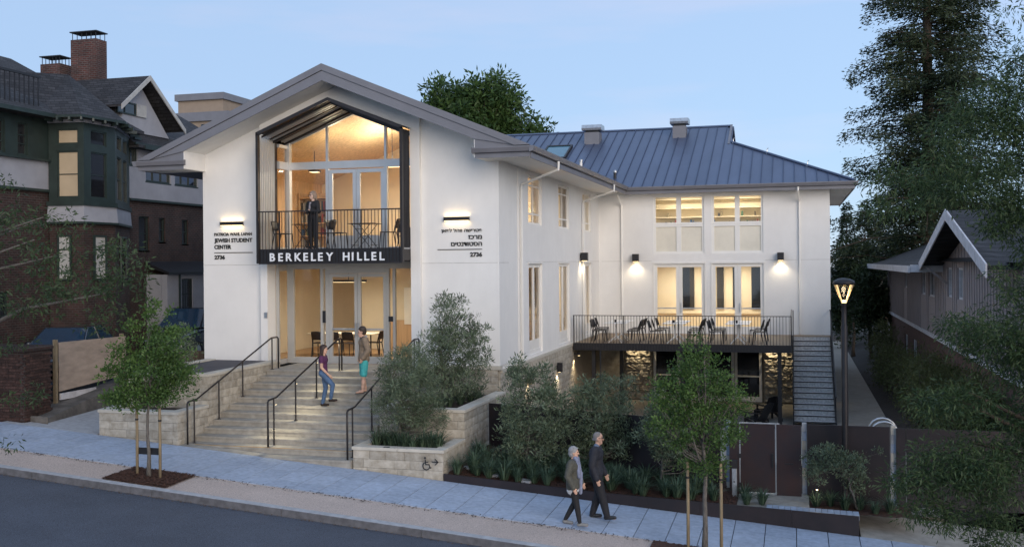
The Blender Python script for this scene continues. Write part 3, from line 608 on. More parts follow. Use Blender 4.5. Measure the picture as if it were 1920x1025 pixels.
# ---- rear wing
YR, XR = 43.0, 1.39
W1 = [(-5.75, -3.64), (-3.32, -1.24)]
holes = [(a - X1, b - X1, 3.36, 5.82) for a, b in W1] + [(a - X1, b - X1, .04, 2.92) for a, b in W1]
wall_mb((X1, YR), (XR, YR), -.02, 6.05, holes, (0, 1), T).build('rear_wing_wall', MAT['stucco'], SC)
wall_mb((XR, YR + T), (XR, 57), -2.9, 6.05, [(2, 3.4, 3.6, 5.4), (6, 7.4, 3.6, 5.4)], (-1, 0), T).build('rear_wing_side_wall', MAT['stucco'], SC)
MB().box(.03, XR - .002, YR + .01, YR + T, -2.9, -.03).build('lower_corner_wall', MAT['stucco'], SC)
for b_ in ((-1.17, XR + .003, YR - .004, YR - .001, 3.05, 3.065), (-8, -5.83, YR - .004, YR - .001, 3.05, 3.065)): MB().box(*b_).build('control_joint', jm, SC)
for a, b in W1:
    ww = b - a
    window(SC, (a, YR + .05, 4.58), 0, ww, 1.24, (.5,), (), .09, .2, .09)
    window(SC, (a, YR + .05, 3.36), 0, ww, 1.215, (.5,), (), .09, .2, .09, gm='frosted')
    window(SC, (a, YR + .05, .04), 0, ww / 2 - .003, 2.88, (), (), .13, .1, .07, kick=.14, name='french_door', rail=1.02)
    window(SC, (a + ww / 2 + .003, YR + .05, .04), 0, ww / 2 - .003, 2.88, (), (), .13, .1, .07, kick=.14, name='french_door', rail=1.02, handle=.07)
    MB().box(a - .06, b + .06, YR - .03, YR - .002, 2.93, 3.0).box(a - .06, a - .002, YR - .02, YR - .002, .02, 2.93).box(b + .002, b + .06, YR - .02, YR - .002, .02, 2.93).build('door_casing', MAT['stucco2'], SC)
# rear roof: standing seam
YE, ZE, XE0, XE1 = 42.3, 6.14, -6.83, 2.33
RSL, YRI = .45, 49.8
zr = lambda y: ZE + RSL * (y - YE)
XGE, YA = -2.75, 47.38
rr = MB().poly([(-17, YE + .3, zr(YE + .3) - .03), (XE1 - .02, YE + .02, zr(YE) - .03), (XGE, YA, zr(YA) - .03), (XGE, YRI, zr(YRI) - .03), (-17, YRI, zr(YRI) - .03)])
rr.poly([(XE1, YE + .02, ZE - .03), (XE1, 57, ZE - .03), (XGE, 57 - (XE1 - XGE), zr(YA) - .03), (XGE, YA, zr(YA) - .03)])
rr.poly([(XGE - .15, YRI, zr(YRI)), (XGE - .12, YA - .2, zr(YA) - .1), (XGE - .12, 2 * YRI - YA + .2, zr(YA) - .1)][::-1])
rr.poly([(-17, YRI, zr(YRI) - .03), (XGE, YRI, zr(YRI) - .03), (XGE, 57, ZE), (-17, 57, ZE)])
rr = rr.build('rear_roof', MAT['seam'], SC)
yval = lambda x: YE + max(0, (8.74 - .416 * abs(x + 12.93)) - ZE) / RSL if -12.93 < x < XE0 else (YE if x >= XE0 else YE + (8.74 - ZE) / RSL)
yhip = lambda x: YRI if x <= XGE else min(YRI, YE + (XE1 - x) * (YA - YE) / (XE1 - XGE))
PWID = .44; xx = -14.5
while xx < XE1 - .1:
    xa, xb = xx, min(xx + PWID, XE1); lo = [(xa, yval(xa)), (xb, yval(xb))]; hi = [(xb, yhip(xb)), (xa, yhip(xa))]
    if lo[0][1] < hi[1][1] - .05:
        pts = [(p[0], p[1], zr(p[1])) for p in lo + hi]
        if pts[2][1] - pts[1][1] < .02: pts = [pts[0], pts[1], pts[3]]
        m_ = MB().prism(pts, (0, 0, -.02)); 
        ya, yb = lo[0][1], hi[1][1]
        m_.hexa([(xa - .012, ya, zr(ya) - .01), (xa + .012, ya, zr(ya) - .01), (xa + .012, yb, zr(yb) - .01), (xa - .012, yb, zr(yb) - .01), (xa - .01, ya, zr(ya) + .045), (xa + .01, ya, zr(ya) + .045), (xa + .01, yb, zr(yb) + .045), (xa - .01, yb, zr(yb) + .045)], 1)
        m_.build('roof_panel', [MAT['seam'], MAT['seamrib']], rr)
    xx += PWID
MB().prism([(-16, YRI - .12, zr(YRI) - .02), (-16, YRI, zr(YRI) + .06), (-16, YRI + .12, zr(YRI) - .02)], (16 + XGE - .1, 0, 0)).build('ridge_cap', MAT['seam'], rr)
MB().tube([(XE1, YE, ZE + .05), (XGE, YA, zr(YA) + .05)], .05, 6).build('hip_cap', MAT['seam'], rr)
MB().prism([(XGE - .16, YA - .15, zr(YA) - .05), (XGE - .16, YRI - .05, zr(YRI) + .06), (XGE - .16, YRI + .05, zr(YRI) + .06), (XGE - .16, YA + .2, zr(YA) - .05)], (.1, 0, 0)).build('gablet_trim', MAT['roofmetal'], rr)
m_ = MB(); prof = [(0, .0), (.10, .02), (.14, .13), (.14, .16), (0, .16)]
m_.prism([(XE0 - .02, YE - p[0], 5.99 + p[1]) for p in prof], (XE1 - XE0 + .12, 0, 0)); m_.build('gutter', MAT['roofmetal'], rr); m_ = MB(); m_.prism([(XE1 + p[0], YE - .12, 5.99 + p[1]) for p in prof][::-1], (0, 14.7, 0)); m_.build('gutter', MAT['roofmetal'], rr)
MB().box(XE0, XE1, YE, YE + .03, 5.86, 6.02).box(XE1 - .03, XE1, YE + .03, 57, 5.86, 6.02).build('eave_fascia', MAT['roofmetal'], rr)
MB().box(X1, XE1 - .031, YE + .031, YR + .02, 5.935, 5.945).box(XR - .02, XE1 - .031, YR + .02, 57, 5.935, 5.945).build('eave_soffit', MAT['stucco2'], rr)
for X in (-7.1, .2):
    MB().tube([(X - .05, YE - .06, 5.98), (X - .05, YE - .05, 5.85), (X, YR - .08, 5.45), (X, YR - .07, 5.2), (X, YR - .07, .02)], .045, 4).build('downpipe', MAT['stucco2'], rr)
def vent(px_, Y, wx, label):
    p = onY(px_, 250, Y); X = p.x; z = zr(Y)
    t = thing('roof_vent', label, 'roof vent', (X, Y, z))
    MB().box(-wx / 2, wx / 2, -.35, .35, -.35, .42).build('curb_box', MAT['roofmetal'], t)
    MB().box(-wx / 2 + .05, wx / 2 - .05, -.3, .3, .42, .55).build('neck', MAT['black'], t)
    MB().lathe([(.0, 0), (.001, 0)], 4).v
    m2 = MB().prism([(-wx / 2 - .12, -.42, .52), (-wx / 2 - .12, -.46, .62), (-wx / 2 - .12, -.40, .78), (-wx / 2 - .12, .40, .78), (-wx / 2 - .12, .46, .62), (-wx / 2 - .12, .42, .52)], (wx + .24, 0, 0)); m2.build('hood', MAT['galv'], t)
vent(1112, 48.3, .72, 'galvanised roof vent near the skylight'); vent(1275, 48.7, .62, 'galvanised roof vent near the end of the ridge')
p = onY(1043, 275, 46.8); sk = thing('skylight', 'blue tinted skylight with dark frame in the metal roof', 'skylight', (p.x, 46.8, zr(46.8)))
sk.rotation_euler = (math.atan(RSL), 0, 0)
MB().box(-.62, .62, -.95, -.85, 0, .13).box(-.62, .62, .85, .95, 0, .13).box(-.62, -.54, -.85, .85, 0, .13).box(.54, .62, -.85, .85, 0, .13).build('frame', MAT['dark'], sk)
MB().box(-.54, .54, -.85, .85, .06, .09).build('pane', M('skylight_glass', (.06, .16, .22), .05, .05, spec=1.), sk)
for k, (x_, y_, lb) in enumerate(((1089, 298, 'short white plumbing vent pipe on the metal roof'), (1153, 325, 'thin dark vent pipe low on the metal roof'))):
    Y = (44.9, 43.4)[k]; p = onY(x_, y_, Y); t = thing('vent_pipe', lb, 'vent pipe', (p.x, Y, zr(Y)))
    MB().lathe([(.07, -.05), (.06, .25)], 10).build('pipe', (MAT['stucco2'], MAT['black'])[k], t); MB().lathe([(.085, .25), (.085, .33), (.03, .36)], 10).build('cap', MAT['galv'], t)
for k, q in enumerate((.02, .32, .65)):
    p = Vector((XGE, YA, zr(YA))).lerp(Vector((XE1, YE, ZE)), q); t = thing('hip_anchor', 'small steel roof anchor on the hip of the metal roof', 'roof anchor', p, group='roof anchors along the hip')
    MB().tube([(0, 0, -.02), (0, 0, .2), (.06, 0, .26)], .018, 6).build('stem', MAT['galv'], t); MB().lathe([(.05, 0), (.05, .05), (.02, .07)], 8).build('boot', MAT['galv'], t)
# ================================================================== balcony box, glazing, entrance
YB = 26.76
bal = MB().box(OL + .012, OR - .012, YB + .06, 28.6, 3.14, 3.46).build('balcony', MAT['dark'], SC)
MB().box(OL + .012, OR - .012, YB + .03, YB + .06, 3.1, 3.5).build('fascia', MAT['black'], bal)
MB().box(OL + .012, OR - .012, YB + .07, 28.44, 3.461, 3.50).build('floor', MAT['curb'], bal)
m_ = MB().box(OL, OL + .07, YB - .03, YB + .09, 3.08, 6.9).box(OR - .07, OR, YB - .03, YB + .09, 3.08, 6.9).box(OL + .07, OR - .07, YB - .02, YB + .08, 3.06, 3.1)
for sgn in (-1, 1):
    xe = OL if sgn < 0 else OR
    pts = [(xe, YB - .03, 6.84), (XC, YB - .03, 7.76), (XC, YB - .03, 7.86), (xe, YB - .03, 6.94)]; m_.prism(pts if sgn < 0 else pts[::-1], (0, .12, 0))
    for yy in (27.7, 28.36):
        pts = [(xe, yy, 6.72), (XC, yy, 7.64), (XC, yy, 7.74), (xe, yy, 6.82)]; m_.prism(pts if sgn < 0 else pts[::-1], (0, .08, 0))
m_.box(OL, OL + .07, 27.78, 27.9, 3.4, 6.75)
m_.build('box_frame', MAT['dark'], bal)
pk = MB().box(-.008, .008, -.008, .008, 0, 1.5).mesh('picket', MAT['dark'])
n = int((OR - OL - .15) / .105)
for i in range(n + 1): child('picket', pk, bal, Matrix.Translation((OL + .085 + i * .105, YB + .005, 3.09)))
MB().box(OL + .07, OR - .07, YB - .01, YB + .03, 4.58, 4.615).build('top_rail', MAT['dark'], bal)
for xx in (-14.55, -13.35, -11.95): MB().box(xx - .02, xx + .02, YB + .032, YB + .06, 3.5, 4.58).build('rail_post', MAT['dark'], bal)
fin = MB().box(-.02, .02, -.012, .012, 0, 1).mesh('fin', MAT['alu']); fd = MB().box(-.02, .02, -.012, .012, 0, 1).mesh('fin', MAT['dark'])
for i in range(9):
    y = YB + .16 + i * .105; child('fin', fin, bal, Matrix.Translation((OL + .035, y, 3.1)) @ Matrix.Diagonal((1, 1, 3.72, 1)))
for i in range(5):
    y = YB + .16 + i * .105; child('fin', fd, bal, Matrix.Translation((OR - .035, y, 3.1)) @ Matrix.Diagonal((1, 1, 3.76, 1)))
MB().box(OL + .002, OL + .012, YB + .1, 27.78, 3.1, 6.72).build('fin_backing', MAT['alu'], bal)
for i in range(9):        # slats under the canopy run along the rake
    y = YB + .18 + i * .17
    for sgn in (-1, 1):
        xe = OL + .08 if sgn < 0 else OR - .08; zz = lambda x: 7.73 - .4 * abs(x - XC)
        m_ = MB(); pts = [(xe, y, zz(xe) - .03), (XC, y, zz(XC) - .03), (XC, y, zz(XC) + .03), (xe, y, zz(xe) + .03)]; m_.prism(pts if sgn < 0 else pts[::-1], (0, .035, 0)); m_.build('canopy_slat', MAT['alu'] if i % 3 else MAT['dark'], bal)
m_ = MB()
for sgn in (-1, 1):
    xe = -15.28 if sgn < 0 else -10.6; pts = [(xe, YB + .1, 6.93), (XC, YB + .1, 7.85), (XC, 28.5, 7.85), (xe, 28.5, 6.93)]; m_.poly(pts if sgn < 0 else pts[::-1])
m_.build('canopy_lining', MAT['dark'], bal)
# upper glazed wall
YG = 28.5
g = MB(); zc = lambda x: 7.72 - .4 * abs(x - XC); GL, GR = -15.1, -10.62
def gbar(mb, x0, x1, z0, z1, y0=YG - .05, y1=YG + .06): mb.box(x0, x1, y0, y1, z0, z1)
gbar(g, GL - .12, GL + .04, 3.5, zc(GL), YG - .09, YG + .07); gbar(g, GL + .04, GR, 5.97, 6.2); gbar(g, GL + .04, -13.78, 3.5, 3.56)
for x in (-13.81, -11.88): gbar(g, x - .035, x + .035, 6.2, zc(x) - .02)
gbar(g, -13.86, -13.76, 3.5, 5.97); gbar(g, -11.93, -11.83, 3.5, 5.97); gbar(g, -11.83, GR, 3.5, 3.56)
for sgn, xe in ((-1, GL), (1, GR)):
    pts = [(xe, YG - .04, zc(xe) - .12), (XC, YG - .04, zc(XC) - .12), (XC, YG - .04, zc(XC)), (xe, YG - .04, zc(xe))]; g.prism(pts if sgn < 0 else pts[::-1], (0, .1, 0))
g.box(GL - .1, GL - .02, 27.9, YG - .09, 5.97, 6.2).box(GL - .1, GL - .02, 27.9, YG - .09, 3.5, 3.58).box(GL - .1, GL - .02, 27.9, YG - .09, 6.62, 6.72)
g = g.build('curtain_wall', MAT['alu'], SC)
def pane(par, pts, m='glass'): MB().poly(pts).build('pane', MAT[m], par)
Q = lambda x0, x1, z0, z1, y=YG: [(x0, y, z0), (x1, y, z0), (x1, y, z1), (x0, y, z1)]
pane(g, Q(GL + .04, -13.86, 3.56, 5.97)); pane(g, Q(-11.83, GR, 3.56, 5.97))
pane(g, [(GL + .04, YG, 6.2), (-13.845, YG, 6.2), (-13.845, YG, zc(-13.845) - .1), (GL + .04, YG, zc(GL) - .1)])
pane(g, [(-13.775, YG, 6.2), (-11.915, YG, 6.2), (-11.915, YG, zc(-11.9) - .1), (XC, YG, zc(XC) - .1), (-13.775, YG, zc(-13.775) - .1)])
pane(g, [(-11.845, YG, 6.2), (GR, YG, 6.2), (GR, YG, zc(GR) - .1), (-11.845, YG, zc(-11.845) - .1)])
for z0, z1 in ((3.58, 5.97), (6.2, 6.62)): pane(g, [(GL - .06, 27.9, z0), (GL - .06, YG - .09, z0), (GL - .06, YG - .09, z1), (GL - .06, 27.9, z1)])
for a, hx in ((-13.755, .86), (-12.835, .05)): window(SC, (a, YG - .04, 3.5), 0, .91, 2.44, (), (), .115, .1, .08, 'alu', kick=.3, name='balcony_door', handle=hx)
# entrance glazing below
e = MB(); ZH = 2.97
gbar(e, -15.2, OR, 2.9, 3.12, YG - .12, YG + .08)
for x0, x1 in ((-15.2, -14.98), (-14.07, -13.98), (-13.9, -13.78), (-11.88, -11.8), (-11.68, -11.6)): gbar(e, x0, x1, 0, 2.9)
gbar(e, -14.98, -14.07, 0, .19); gbar(e, -13.98, -13.9, 0, .12); gbar(e, -11.8, -11.68, 0, .12); gbar(e, -11.6, OR, 0, .19); gbar(e, -13.78, -11.88, 2.76, 2.9)
e.box(-15.24, -15.16, YP + .5, YG - .12, 0, .15).box(-15.24, -15.16, YP + .5, YG - .12, 2.85, 3.1).box(-15.25, -15.15, YP + .48, YP + .54, 0, 3.1)
e = e.build('entrance_glazing', MAT['greyframe'], SC)
for a, b, z in ((-14.98, -14.07, .19), (-13.98, -13.9, .12), (-11.8, -11.68, .12), (-11.6, OR, .19)): pane(e, Q(a, b, z, 2.9))
pane(e, [(-15.2, YP + .54, .15), (-15.2, YG - .12, .15), (-15.2, YG - .12, 2.85), (-15.2, YP + .54, 2.85)])
for a, hx in ((-13.775, .9), (-12.825, .04)): window(SC, (a, YG - .05, .01), 0, .94, 2.74, (), (), .1, .1, .09, 'greyframe', kick=.12, name='entrance_door', rail=1.05, handle=hx)
MB().box(-13.99, -13.89, YG - .07, YG - .051, 1.25, 1.62).box(-11.81, -11.67, YG - .07, YG - .051, 1.3, 1.46).build('dark_panel', MAT['black'], e)
tag(MB().box(-15.21, -15.11, YP - .03, YP - .002, 1.45, 1.62).build('entry_phone', MAT['galv']), 'small grey entry phone on the white pier by the doors', 'entry phone').location = (0, 0, 0)
bpy.data.objects['entry_phone'].location = (-.16, 0, 0)
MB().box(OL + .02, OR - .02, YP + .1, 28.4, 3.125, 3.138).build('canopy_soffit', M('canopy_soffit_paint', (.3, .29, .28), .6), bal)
# ================================================================== rooms
def room(name, x0, x1, y0, y1, z0, z1, wallm, floorm, ceilm, gable=False, open_front=True, open_right=False):
    m_ = MB()
    m_.poly([(x0, y0, z0), (x1, y0, z0), (x1, y1, z0), (x0, y1, z0)], 1)
    if gable:
        za = z1; ze = z1 - .4 * (x1 - x0) / 2; xm = (x0 + x1) / 2
        m_.poly([(x0, y0, ze), (x0, y1, ze), (xm, y1, za), (xm, y0, za)], 2); m_.poly([(xm, y0, za), (xm, y1, za), (x1, y1, ze), (x1, y0, ze)], 2)
        m_.poly([(x0, y1, z0), (x1, y1, z0), (x1, y1, ze), (xm, y1, za), (x0, y1, ze)], 0)
    else:
        ze = z1; m_.poly([(x0, y0, z1), (x0, y1, z1), (x1, y1, z1), (x1, y0, z1)], 2); m_.poly([(x0, y1, z0), (x1, y1, z0), (x1, y1, z1), (x0, y1, z1)], 0)
    m_.poly([(x0, y0, z0), (x0, y1, z0), (x0, y1, ze), (x0, y0, ze)], 3)
    if not open_right: m_.poly([(x1, y1, z0), (x1, y0, z0), (x1, y0, ze), (x1, y1, ze)], 0)
    return m_.build(name, [MAT[wallm], MAT[floorm], MAT[ceilm], MAT['woodpanel'] if gable else MAT[wallm]], SC)
up = room('upper_hall', -17.2, -8.45, YG + .08, 35.0, 3.44, 7.78, 'cream', 'woodfloor', 'woodceil', True, open_right=True)
lob = room('lobby', -17.2, -8.45, YG + .08, 42.9, -.01, 3.02, 'cream', 'woodfloor', 'woodceil', open_right=True)
cor = room('upper_corridor', -17.2, -8.45, 35.1, 42.9, 3.2, 6.3, 'cream', 'woodfloor', 'cream', open_right=True)
rw1 = room('rear_hall', -8.0, 1.05, YR + .31, 49, -.0, 2.98, 'cream', 'woodfloor', 'cream'); rw2 = room('rear_library', -8.0, 1.05, YR + .31, 47, 3.2, 6.2, 'cream', 'woodfloor', 'cream')
# fittings seen through the glass
MB().box(-13.9, -8.5, 33.5, 33.6, .0, 1.05).box(-12.0, -11.85, 30.8, 33.5, 0, 3.0).build('wood_counter', MAT['woodpanel'], lob)
MB().box(-15.1, -12.02, 33.62, 33.72, .0, 3.0).box(-11.84, -8.6, 35.0, 35.1, 0, 3.0).build('partition', MAT['cream'], lob)
MB().box(-13.3, -12.05, 33.45, 33.5, .9, 2.2).build('whiteboard', M('whiteboard', (.8, .8, .74), .3, .03), lob)
bk = MB()
for z in (3.6, 4.05, 4.5, 4.95, 5.4): bk.box(-17.15, -16.0, 33.0, 33.4, z, z + .03)
for x in (-17.15, -16.6, -16.03): bk.box(x, x + .03, 33.0, 33.4, 3.46, 5.6)
bk.box(-17.15, -16.0, 33.4, 33.43, 3.46, 5.6); bk = bk.build('bookcase', MAT['woodpanel'], up)
rb = random.Random(3); BC = [(.25, .05, .04), (.05, .1, .2), (.3, .25, .15), (.06, .14, .08), (.4, .38, .35), (.05, .05, .05)]
BM = [M('book_%d' % i, c, .7, .05) for i, c in enumerate(BC)]
bkm = [MB().box(-.015, .015, 0, .2, 0, 1).mesh('book', m) for m in BM]
for z in (3.63, 4.08, 4.53, 4.98):
    x = -17.05
    while x < -16.1:
        if rb.random() < .6: o = child('book', rb.choice(bkm), bk); o.location = (x, 33.08, z); o.scale = (rb.uniform(.8, 1.6), 1, rb.uniform(.2, .32))
        x += rb.uniform(.05, .12)
sh = MB()
for z in (4.55, 4.95, 5.35, 5.75): sh.box(-7.6, .6, 45.2, 45.6, z, z + .035)
sh.box(-7.6, .6, 45.6, 45.65, 4.3, 6.1); sh = sh.build('shelf_wall', MAT['cream'], rw2)
for a in np.arange(-5.6, -1.4, .11):
    if rb.random() < .55: o = child('book', rb.choice(bkm), sh); o.location = (a, 45.22, rb.choice((4.585, 4.585, 4.985))); o.scale = (rb.uniform(1, 3), 1, rb.uniform(.14, .28))
MB().box(-4.9, -4.35, 46.0, 46.06, .9, 2.75).box(-3.35, -3.05, 46, 46.06, .9, 2.75).box(-2.65, -2.35, 46, 46.06, .9, 2.75).box(-1.85, -1.2, 46, 46.06, .9, 2.75).build('inner_window', MAT['darkglass'], rw1)
MB().box(-7.9, 1.0, 46.07, 46.1, 0, 2.98).box(-7.9, 1.0, 45.98, 46.06, .68, .74).box(-7.9, 1, 45.99, 46.06, .0, .1).build('inner_wall', MAT['cream'], rw1)
LE = .5
def ceil_lamp(par, x, y, z, w, l, e, pend=0, nm='pendant_light'):
    b = MB().box(x - w / 2, x + w / 2, y - l / 2, y + l / 2, z, z + .07).build(nm, MAT['dark'] if pend else MAT['white'], par)
    MB().box(x - w / 2 + .02, x + w / 2 - .02, y - l / 2 + .02, y + l / 2 - .02, z - .01, z - .002).build('diffuser', MAT['warm2'], b)
    if pend: MB().tube([(x, y, z + .07), (x, y, z + pend)], .012, 6).build('stem', MAT['dark'], b)
    lamp(nm + '_source', 'AREA', (x, y, z - .03), e * LE, (1, .90, .74), w, l, parent=par)
ceil_lamp(up, -12.94, 31.6, 6.35, .9, 1.6, 170, 1.3); ceil_lamp(up, -10.6, 33.5, 6.2, .9, 1.6, 150, .7); ceil_lamp(up, -15.3, 30.6, 6.1, .3, .3, 50, .7)
ul = lamp('uplight_source', 'AREA', (-12.94, 31.6, 6.5), 75, (1, .85, .62), .6, 1.5, parent=up, rot=(PI, 0, 0))
ul2 = lamp('uplight_source', 'AREA', (-13.7, 29.7, 6.3), 16, (1, .83, .58), .3, .3, parent=up, rot=(PI, 0, 0))
ceil_lamp(lob, -14.3, 31.0, 2.45, 1.2, .25, 70, .5); ceil_lamp(lob, -11.0, 31.5, 2.5, .8, .25, 70, .45); ceil_lamp(lob, -12.9, 30.3, 2.9, .4, .4, 60); ceil_lamp(lob, -10.3, 37.5, 2.9, .9, 2, 90); ceil_lamp(lob, -10.3, 41.2, 2.9, .9, 1.5, 70)
ceil_lamp(cor, -10.5, 40.3, 6.2, .8, 2, 110)
ceil_lamp(rw1, -4.7, 44.6, 2.9, 1.2, .5, 95); ceil_lamp(rw1, -2.2, 44.6, 2.9, 1.2, .5, 95); ceil_lamp(rw2, -4.7, 44.4, 6.1, 1.4, .4, 75); ceil_lamp(rw2, -2.2, 44.4, 6.1, 1.4, .4, 75)
settle(SC, (-12.9, 27.5, 0))
# ================================================================== wall lamps
def sconce(label, p, wdt, e):
    t = thing('wall_sconce', label, 'wall lamp', p)
    MB().box(-wdt / 2, wdt / 2, -.11, -.02, -.055, .055).build('housing', MAT['dark'], t); MB().box(-wdt / 4, wdt / 4, -.02, .0, -.03, .03).build('bracket', MAT['dark'], t)
    MB().box(-wdt / 2 + .015, wdt / 2 - .015, -.1, -.03, .056, .06).build('diffuser', MAT['warm2'], t); MB().box(-wdt / 2 + .015, wdt / 2 - .015, -.1, -.03, -.06, -.056).build('diffuser', MAT['warm'], t)
    lamp('sconce_source', 'AREA', (0, -.065, .075), e, (1, .72, .36), wdt - .03, .06, t, (PI, 0, 0)); lamp('sconce_source', 'AREA', (0, -.065, -.075), e * .45, (1, .72, .36), wdt - .03, .06, t)
sconce('long bronze wall sconce above the English lettering', (-16.52, YF, 4.31), .76, .95); sconce('long bronze wall sconce above the Hebrew lettering', (-9.29, YF, 4.31), .76, .95)
def cubelamp(label, p, rz, e, s=.13):
    t = thing('wall_lamp', label, 'wall lamp', p, rz)
    MB().box(-s, s, -.04 - 2 * s, -.04, -.16, .16).build('housing', MAT['black'], t, bevel=.008); MB().box(-.05, .05, -.04, 0, -.07, .07).build('bracket', MAT['black'], t); MB().box(-s + .03, s - .03, -2 * s, -.07, -.166, -.161).build('diffuser', MAT['warm'], t)
    lamp('wall_lamp_source', 'SPOT', (0, -.09 - s * .5, -.19), e, (1, .84, .58), .05, parent=t, spot=math.radians(130), blend=.8)
cubelamp('black cube wall lamp left of the French doors', (-6.5, YR, 3.2), 0, 26); cubelamp('black cube wall lamp right of the French doors', (-.55, YR, 3.2), 0, 26); cubelamp('black cube wall lamp on the side wall over the deck', (X1, 39.0, 3.25), PI / 2, 26)
for y, z in ((34.5, -.62), (30.5, -.55)): cubelamp('small black wall lamp low on the stone side wall' + (' nearest the deck' if y > 33 else ' behind the first olive bush'), (X1 + .06, y, z), PI / 2, 24, .08)
# ================================================================== lettering
def text_obj(name, s, size, mat, parent, loc, width=None, ext=.006, off=.0, align='LEFT', rz=0):
    cu = bpy.data.curves.new(name, 'FONT'); cu.body = s; cu.size = size; cu.extrude = ext; cu.offset = off; cu.align_x = align; cu.resolution_u = 3
    o = bpy.data.objects.new(name, cu); C.objects.link(o); bpy.context.view_layer.update()
    dg = bpy.context.evaluated_depsgraph_get(); me = bpy.data.meshes.new_from_object(o.evaluated_get(dg)); bpy.data.objects.remove(o); bpy.data.curves.remove(cu)
    me.materials.clear(); me.materials.append(mat)
    n = len(me.vertices); co = np.empty(n * 3); me.vertices.foreach_get('co', co); co = co.reshape(-1, 3)
    if width and n:
        wd = co[:, 0].max() - co[:, 0].min(); co[:, 0] *= width / wd
    if n:
        if align == 'LEFT': co[:, 0] -= co[:, 0].min()
        elif align == 'RIGHT': co[:, 0] -= co[:, 0].max()
    co = np.stack([co[:, 0], -co[:, 2], co[:, 1]], 1)
    me.vertices.foreach_set('co', co.ravel()); me.update()
    ob = child(name, me, parent); ob.location = loc; return ob
ink = M('black_letter_metal', (.012, .012, .013), .5, .1)
ls = thing('wall_lettering', 'black English name lettering and number left of the balcony', 'sign', (-17.15, YF - .014, 3.2))
text_obj('lettering', 'PATRICIA WAHL LAPAN', .125, ink, ls, (0, 0, .745), 1.29, off=.004)
text_obj('lettering', 'JEWISH STUDENT', .165, ink, ls, (0, 0, .545), 1.30, off=.006)
text_obj('lettering', 'CENTER', .165, ink, ls, (0, 0, .345), .58, off=.006)
MB().box(0, 1.31, -.006, .006, .215, .235).build('underline', ink, ls); text_obj('lettering', '2736', .16, ink, ls, (0, 0, .03), .36, off=.007)
rsn = thing('wall_lettering', 'black Hebrew name lettering and number right of the balcony', 'sign', (-8.55, YF - .014, 3.2))
heb = lambda s: s[::-1]
text_obj('lettering', heb('פטרישה ווהל לפאן'), .125, ink, rsn, (0, 0, .735), 1.22, off=.003, align='RIGHT')
text_obj('lettering', heb('מרכז'), .17, ink, rsn, (0, 0, .53), .41, off=.005, align='RIGHT')
text_obj('lettering', heb('הסטודנטים'), .17, ink, rsn, (0, 0, .335), .93, off=.005, align='RIGHT')
MB().box(-1.34, 0, -.006, .006, .225, .245).build('underline', ink, rsn); text_obj('lettering', '2736', .16, ink, rsn, (0, 0, .03), .36, off=.007, align='RIGHT')
bsn = thing('name_sign', 'raised pale letters along the dark balcony front', 'sign', (-14.83, YB - .03, 3.15))
x = 0.; word = 'BERKELEY HILLEL'; sp = 3.64 / 14.2
adv = {'L': .84, 'I': .62, ' ': 1.0, 'E': .93, 'Y': 1.02}
tot = sum(adv.get(c_, 1.06) for c_ in word) - .2
for c_ in word:
    a = adv.get(c_, 1.06) * 3.64 / tot
    if c_ != ' ':
        o = text_obj('letter', c_, .33, MAT['letter'], bsn, (x, 0, 0), None, ext=.012, off=.008)
    x += a
# ================================================================== deck, outdoor stairs, lower storey
def scpart(mb, name, mat, **k): o = mb.build(name, mat, SC, **k); o.location = -SC.location; return o
DX0, DX1, DY0, DY1 = X1 + .1, -.12, 37.1, 42.95
dk = thing('terrace_deck', 'raised terrace deck with thin picket railing in the building corner', 'deck', (0, 0, 0))
MB().box(DX0, DX1, DY0 + .03, DY1, -.22, -.045).build('deck_frame', MAT['black'], dk)
nb = 41; bw_ = (DY1 - DY0 - .06) / nb
bd = MB().box(0, DX1 - DX0 - .02, 0, bw_ - .008, 0, .03).mesh('deck_board', MAT['deck'])
for i in range(nb): child('deck_board', bd, dk, Matrix.Translation((DX0 + .01, DY0 + .05 + i * bw_, -.035)))
MB().box(DX0, DX1, DY0 + .002, DY0 + .03, -.24, .03).build('fascia', MAT['black'], dk)
pk = MB().box(-.008, .008, -.008, .008, 0, 1).mesh('picket', MAT['dark'])
n = int((DX1 - DX0) / .108)
for i in range(n + 1): child('picket', pk, dk, Matrix.Translation((DX0 + .02 + i * .108, DY0 - .008, -.23)) @ Matrix.Diagonal((1, 1, 1.27, 1)))
for i in range(46): child('picket', pk, dk, Matrix.Translation((DX1 - .02, DY0 + .1 + i * .108, -.03)) @ Matrix.Diagonal((1, 1, 1.07, 1)))
MB().box(DX0, DX1, DY0 - .02, DY0 + .02, 1.04, 1.065).box(DX1 - .04, DX1, DY0 + .02, 42.2, 1.04, 1.07).build('top_rail', MAT['dark'], dk)
for X in (DX0 + .02, -6.1, -4.1, -2.1, DX1 - .02): MB().box(X - .02, X + .02, DY0 + .031, DY0 + .06, -.2, 1.04).build('rail_post', MAT['dark'], dk)
for X, Y in ((-7.3, 37.5), (-6.75, 40.5), (-4.0, 37.5), (-.55, 37.5)): MB().box(X - .07, X + .07, Y - .07, Y + .07, -2.85, -.22).build('steel_post', MAT['black'], dk)
settle(dk, (-4, 37.1, -2.84))
ds = thing('deck_stairs', 'straight grey outdoor stairs with dark steel rails beside the deck', 'stairs', (0, 0, 0))
NS, SYT, SYB = 16, 42.3, 37.35; R_, T_ = 2.84 / 17, (SYT - SYB) / 16
sm = M('stair_tread', lin((186, 184, 182)), .7, .2, 14., .3, 60.)
MB().box(-.1, 1.39, SYT, YR - .01, -.25, -.005).build('top_landing', MAT['deck'], ds)
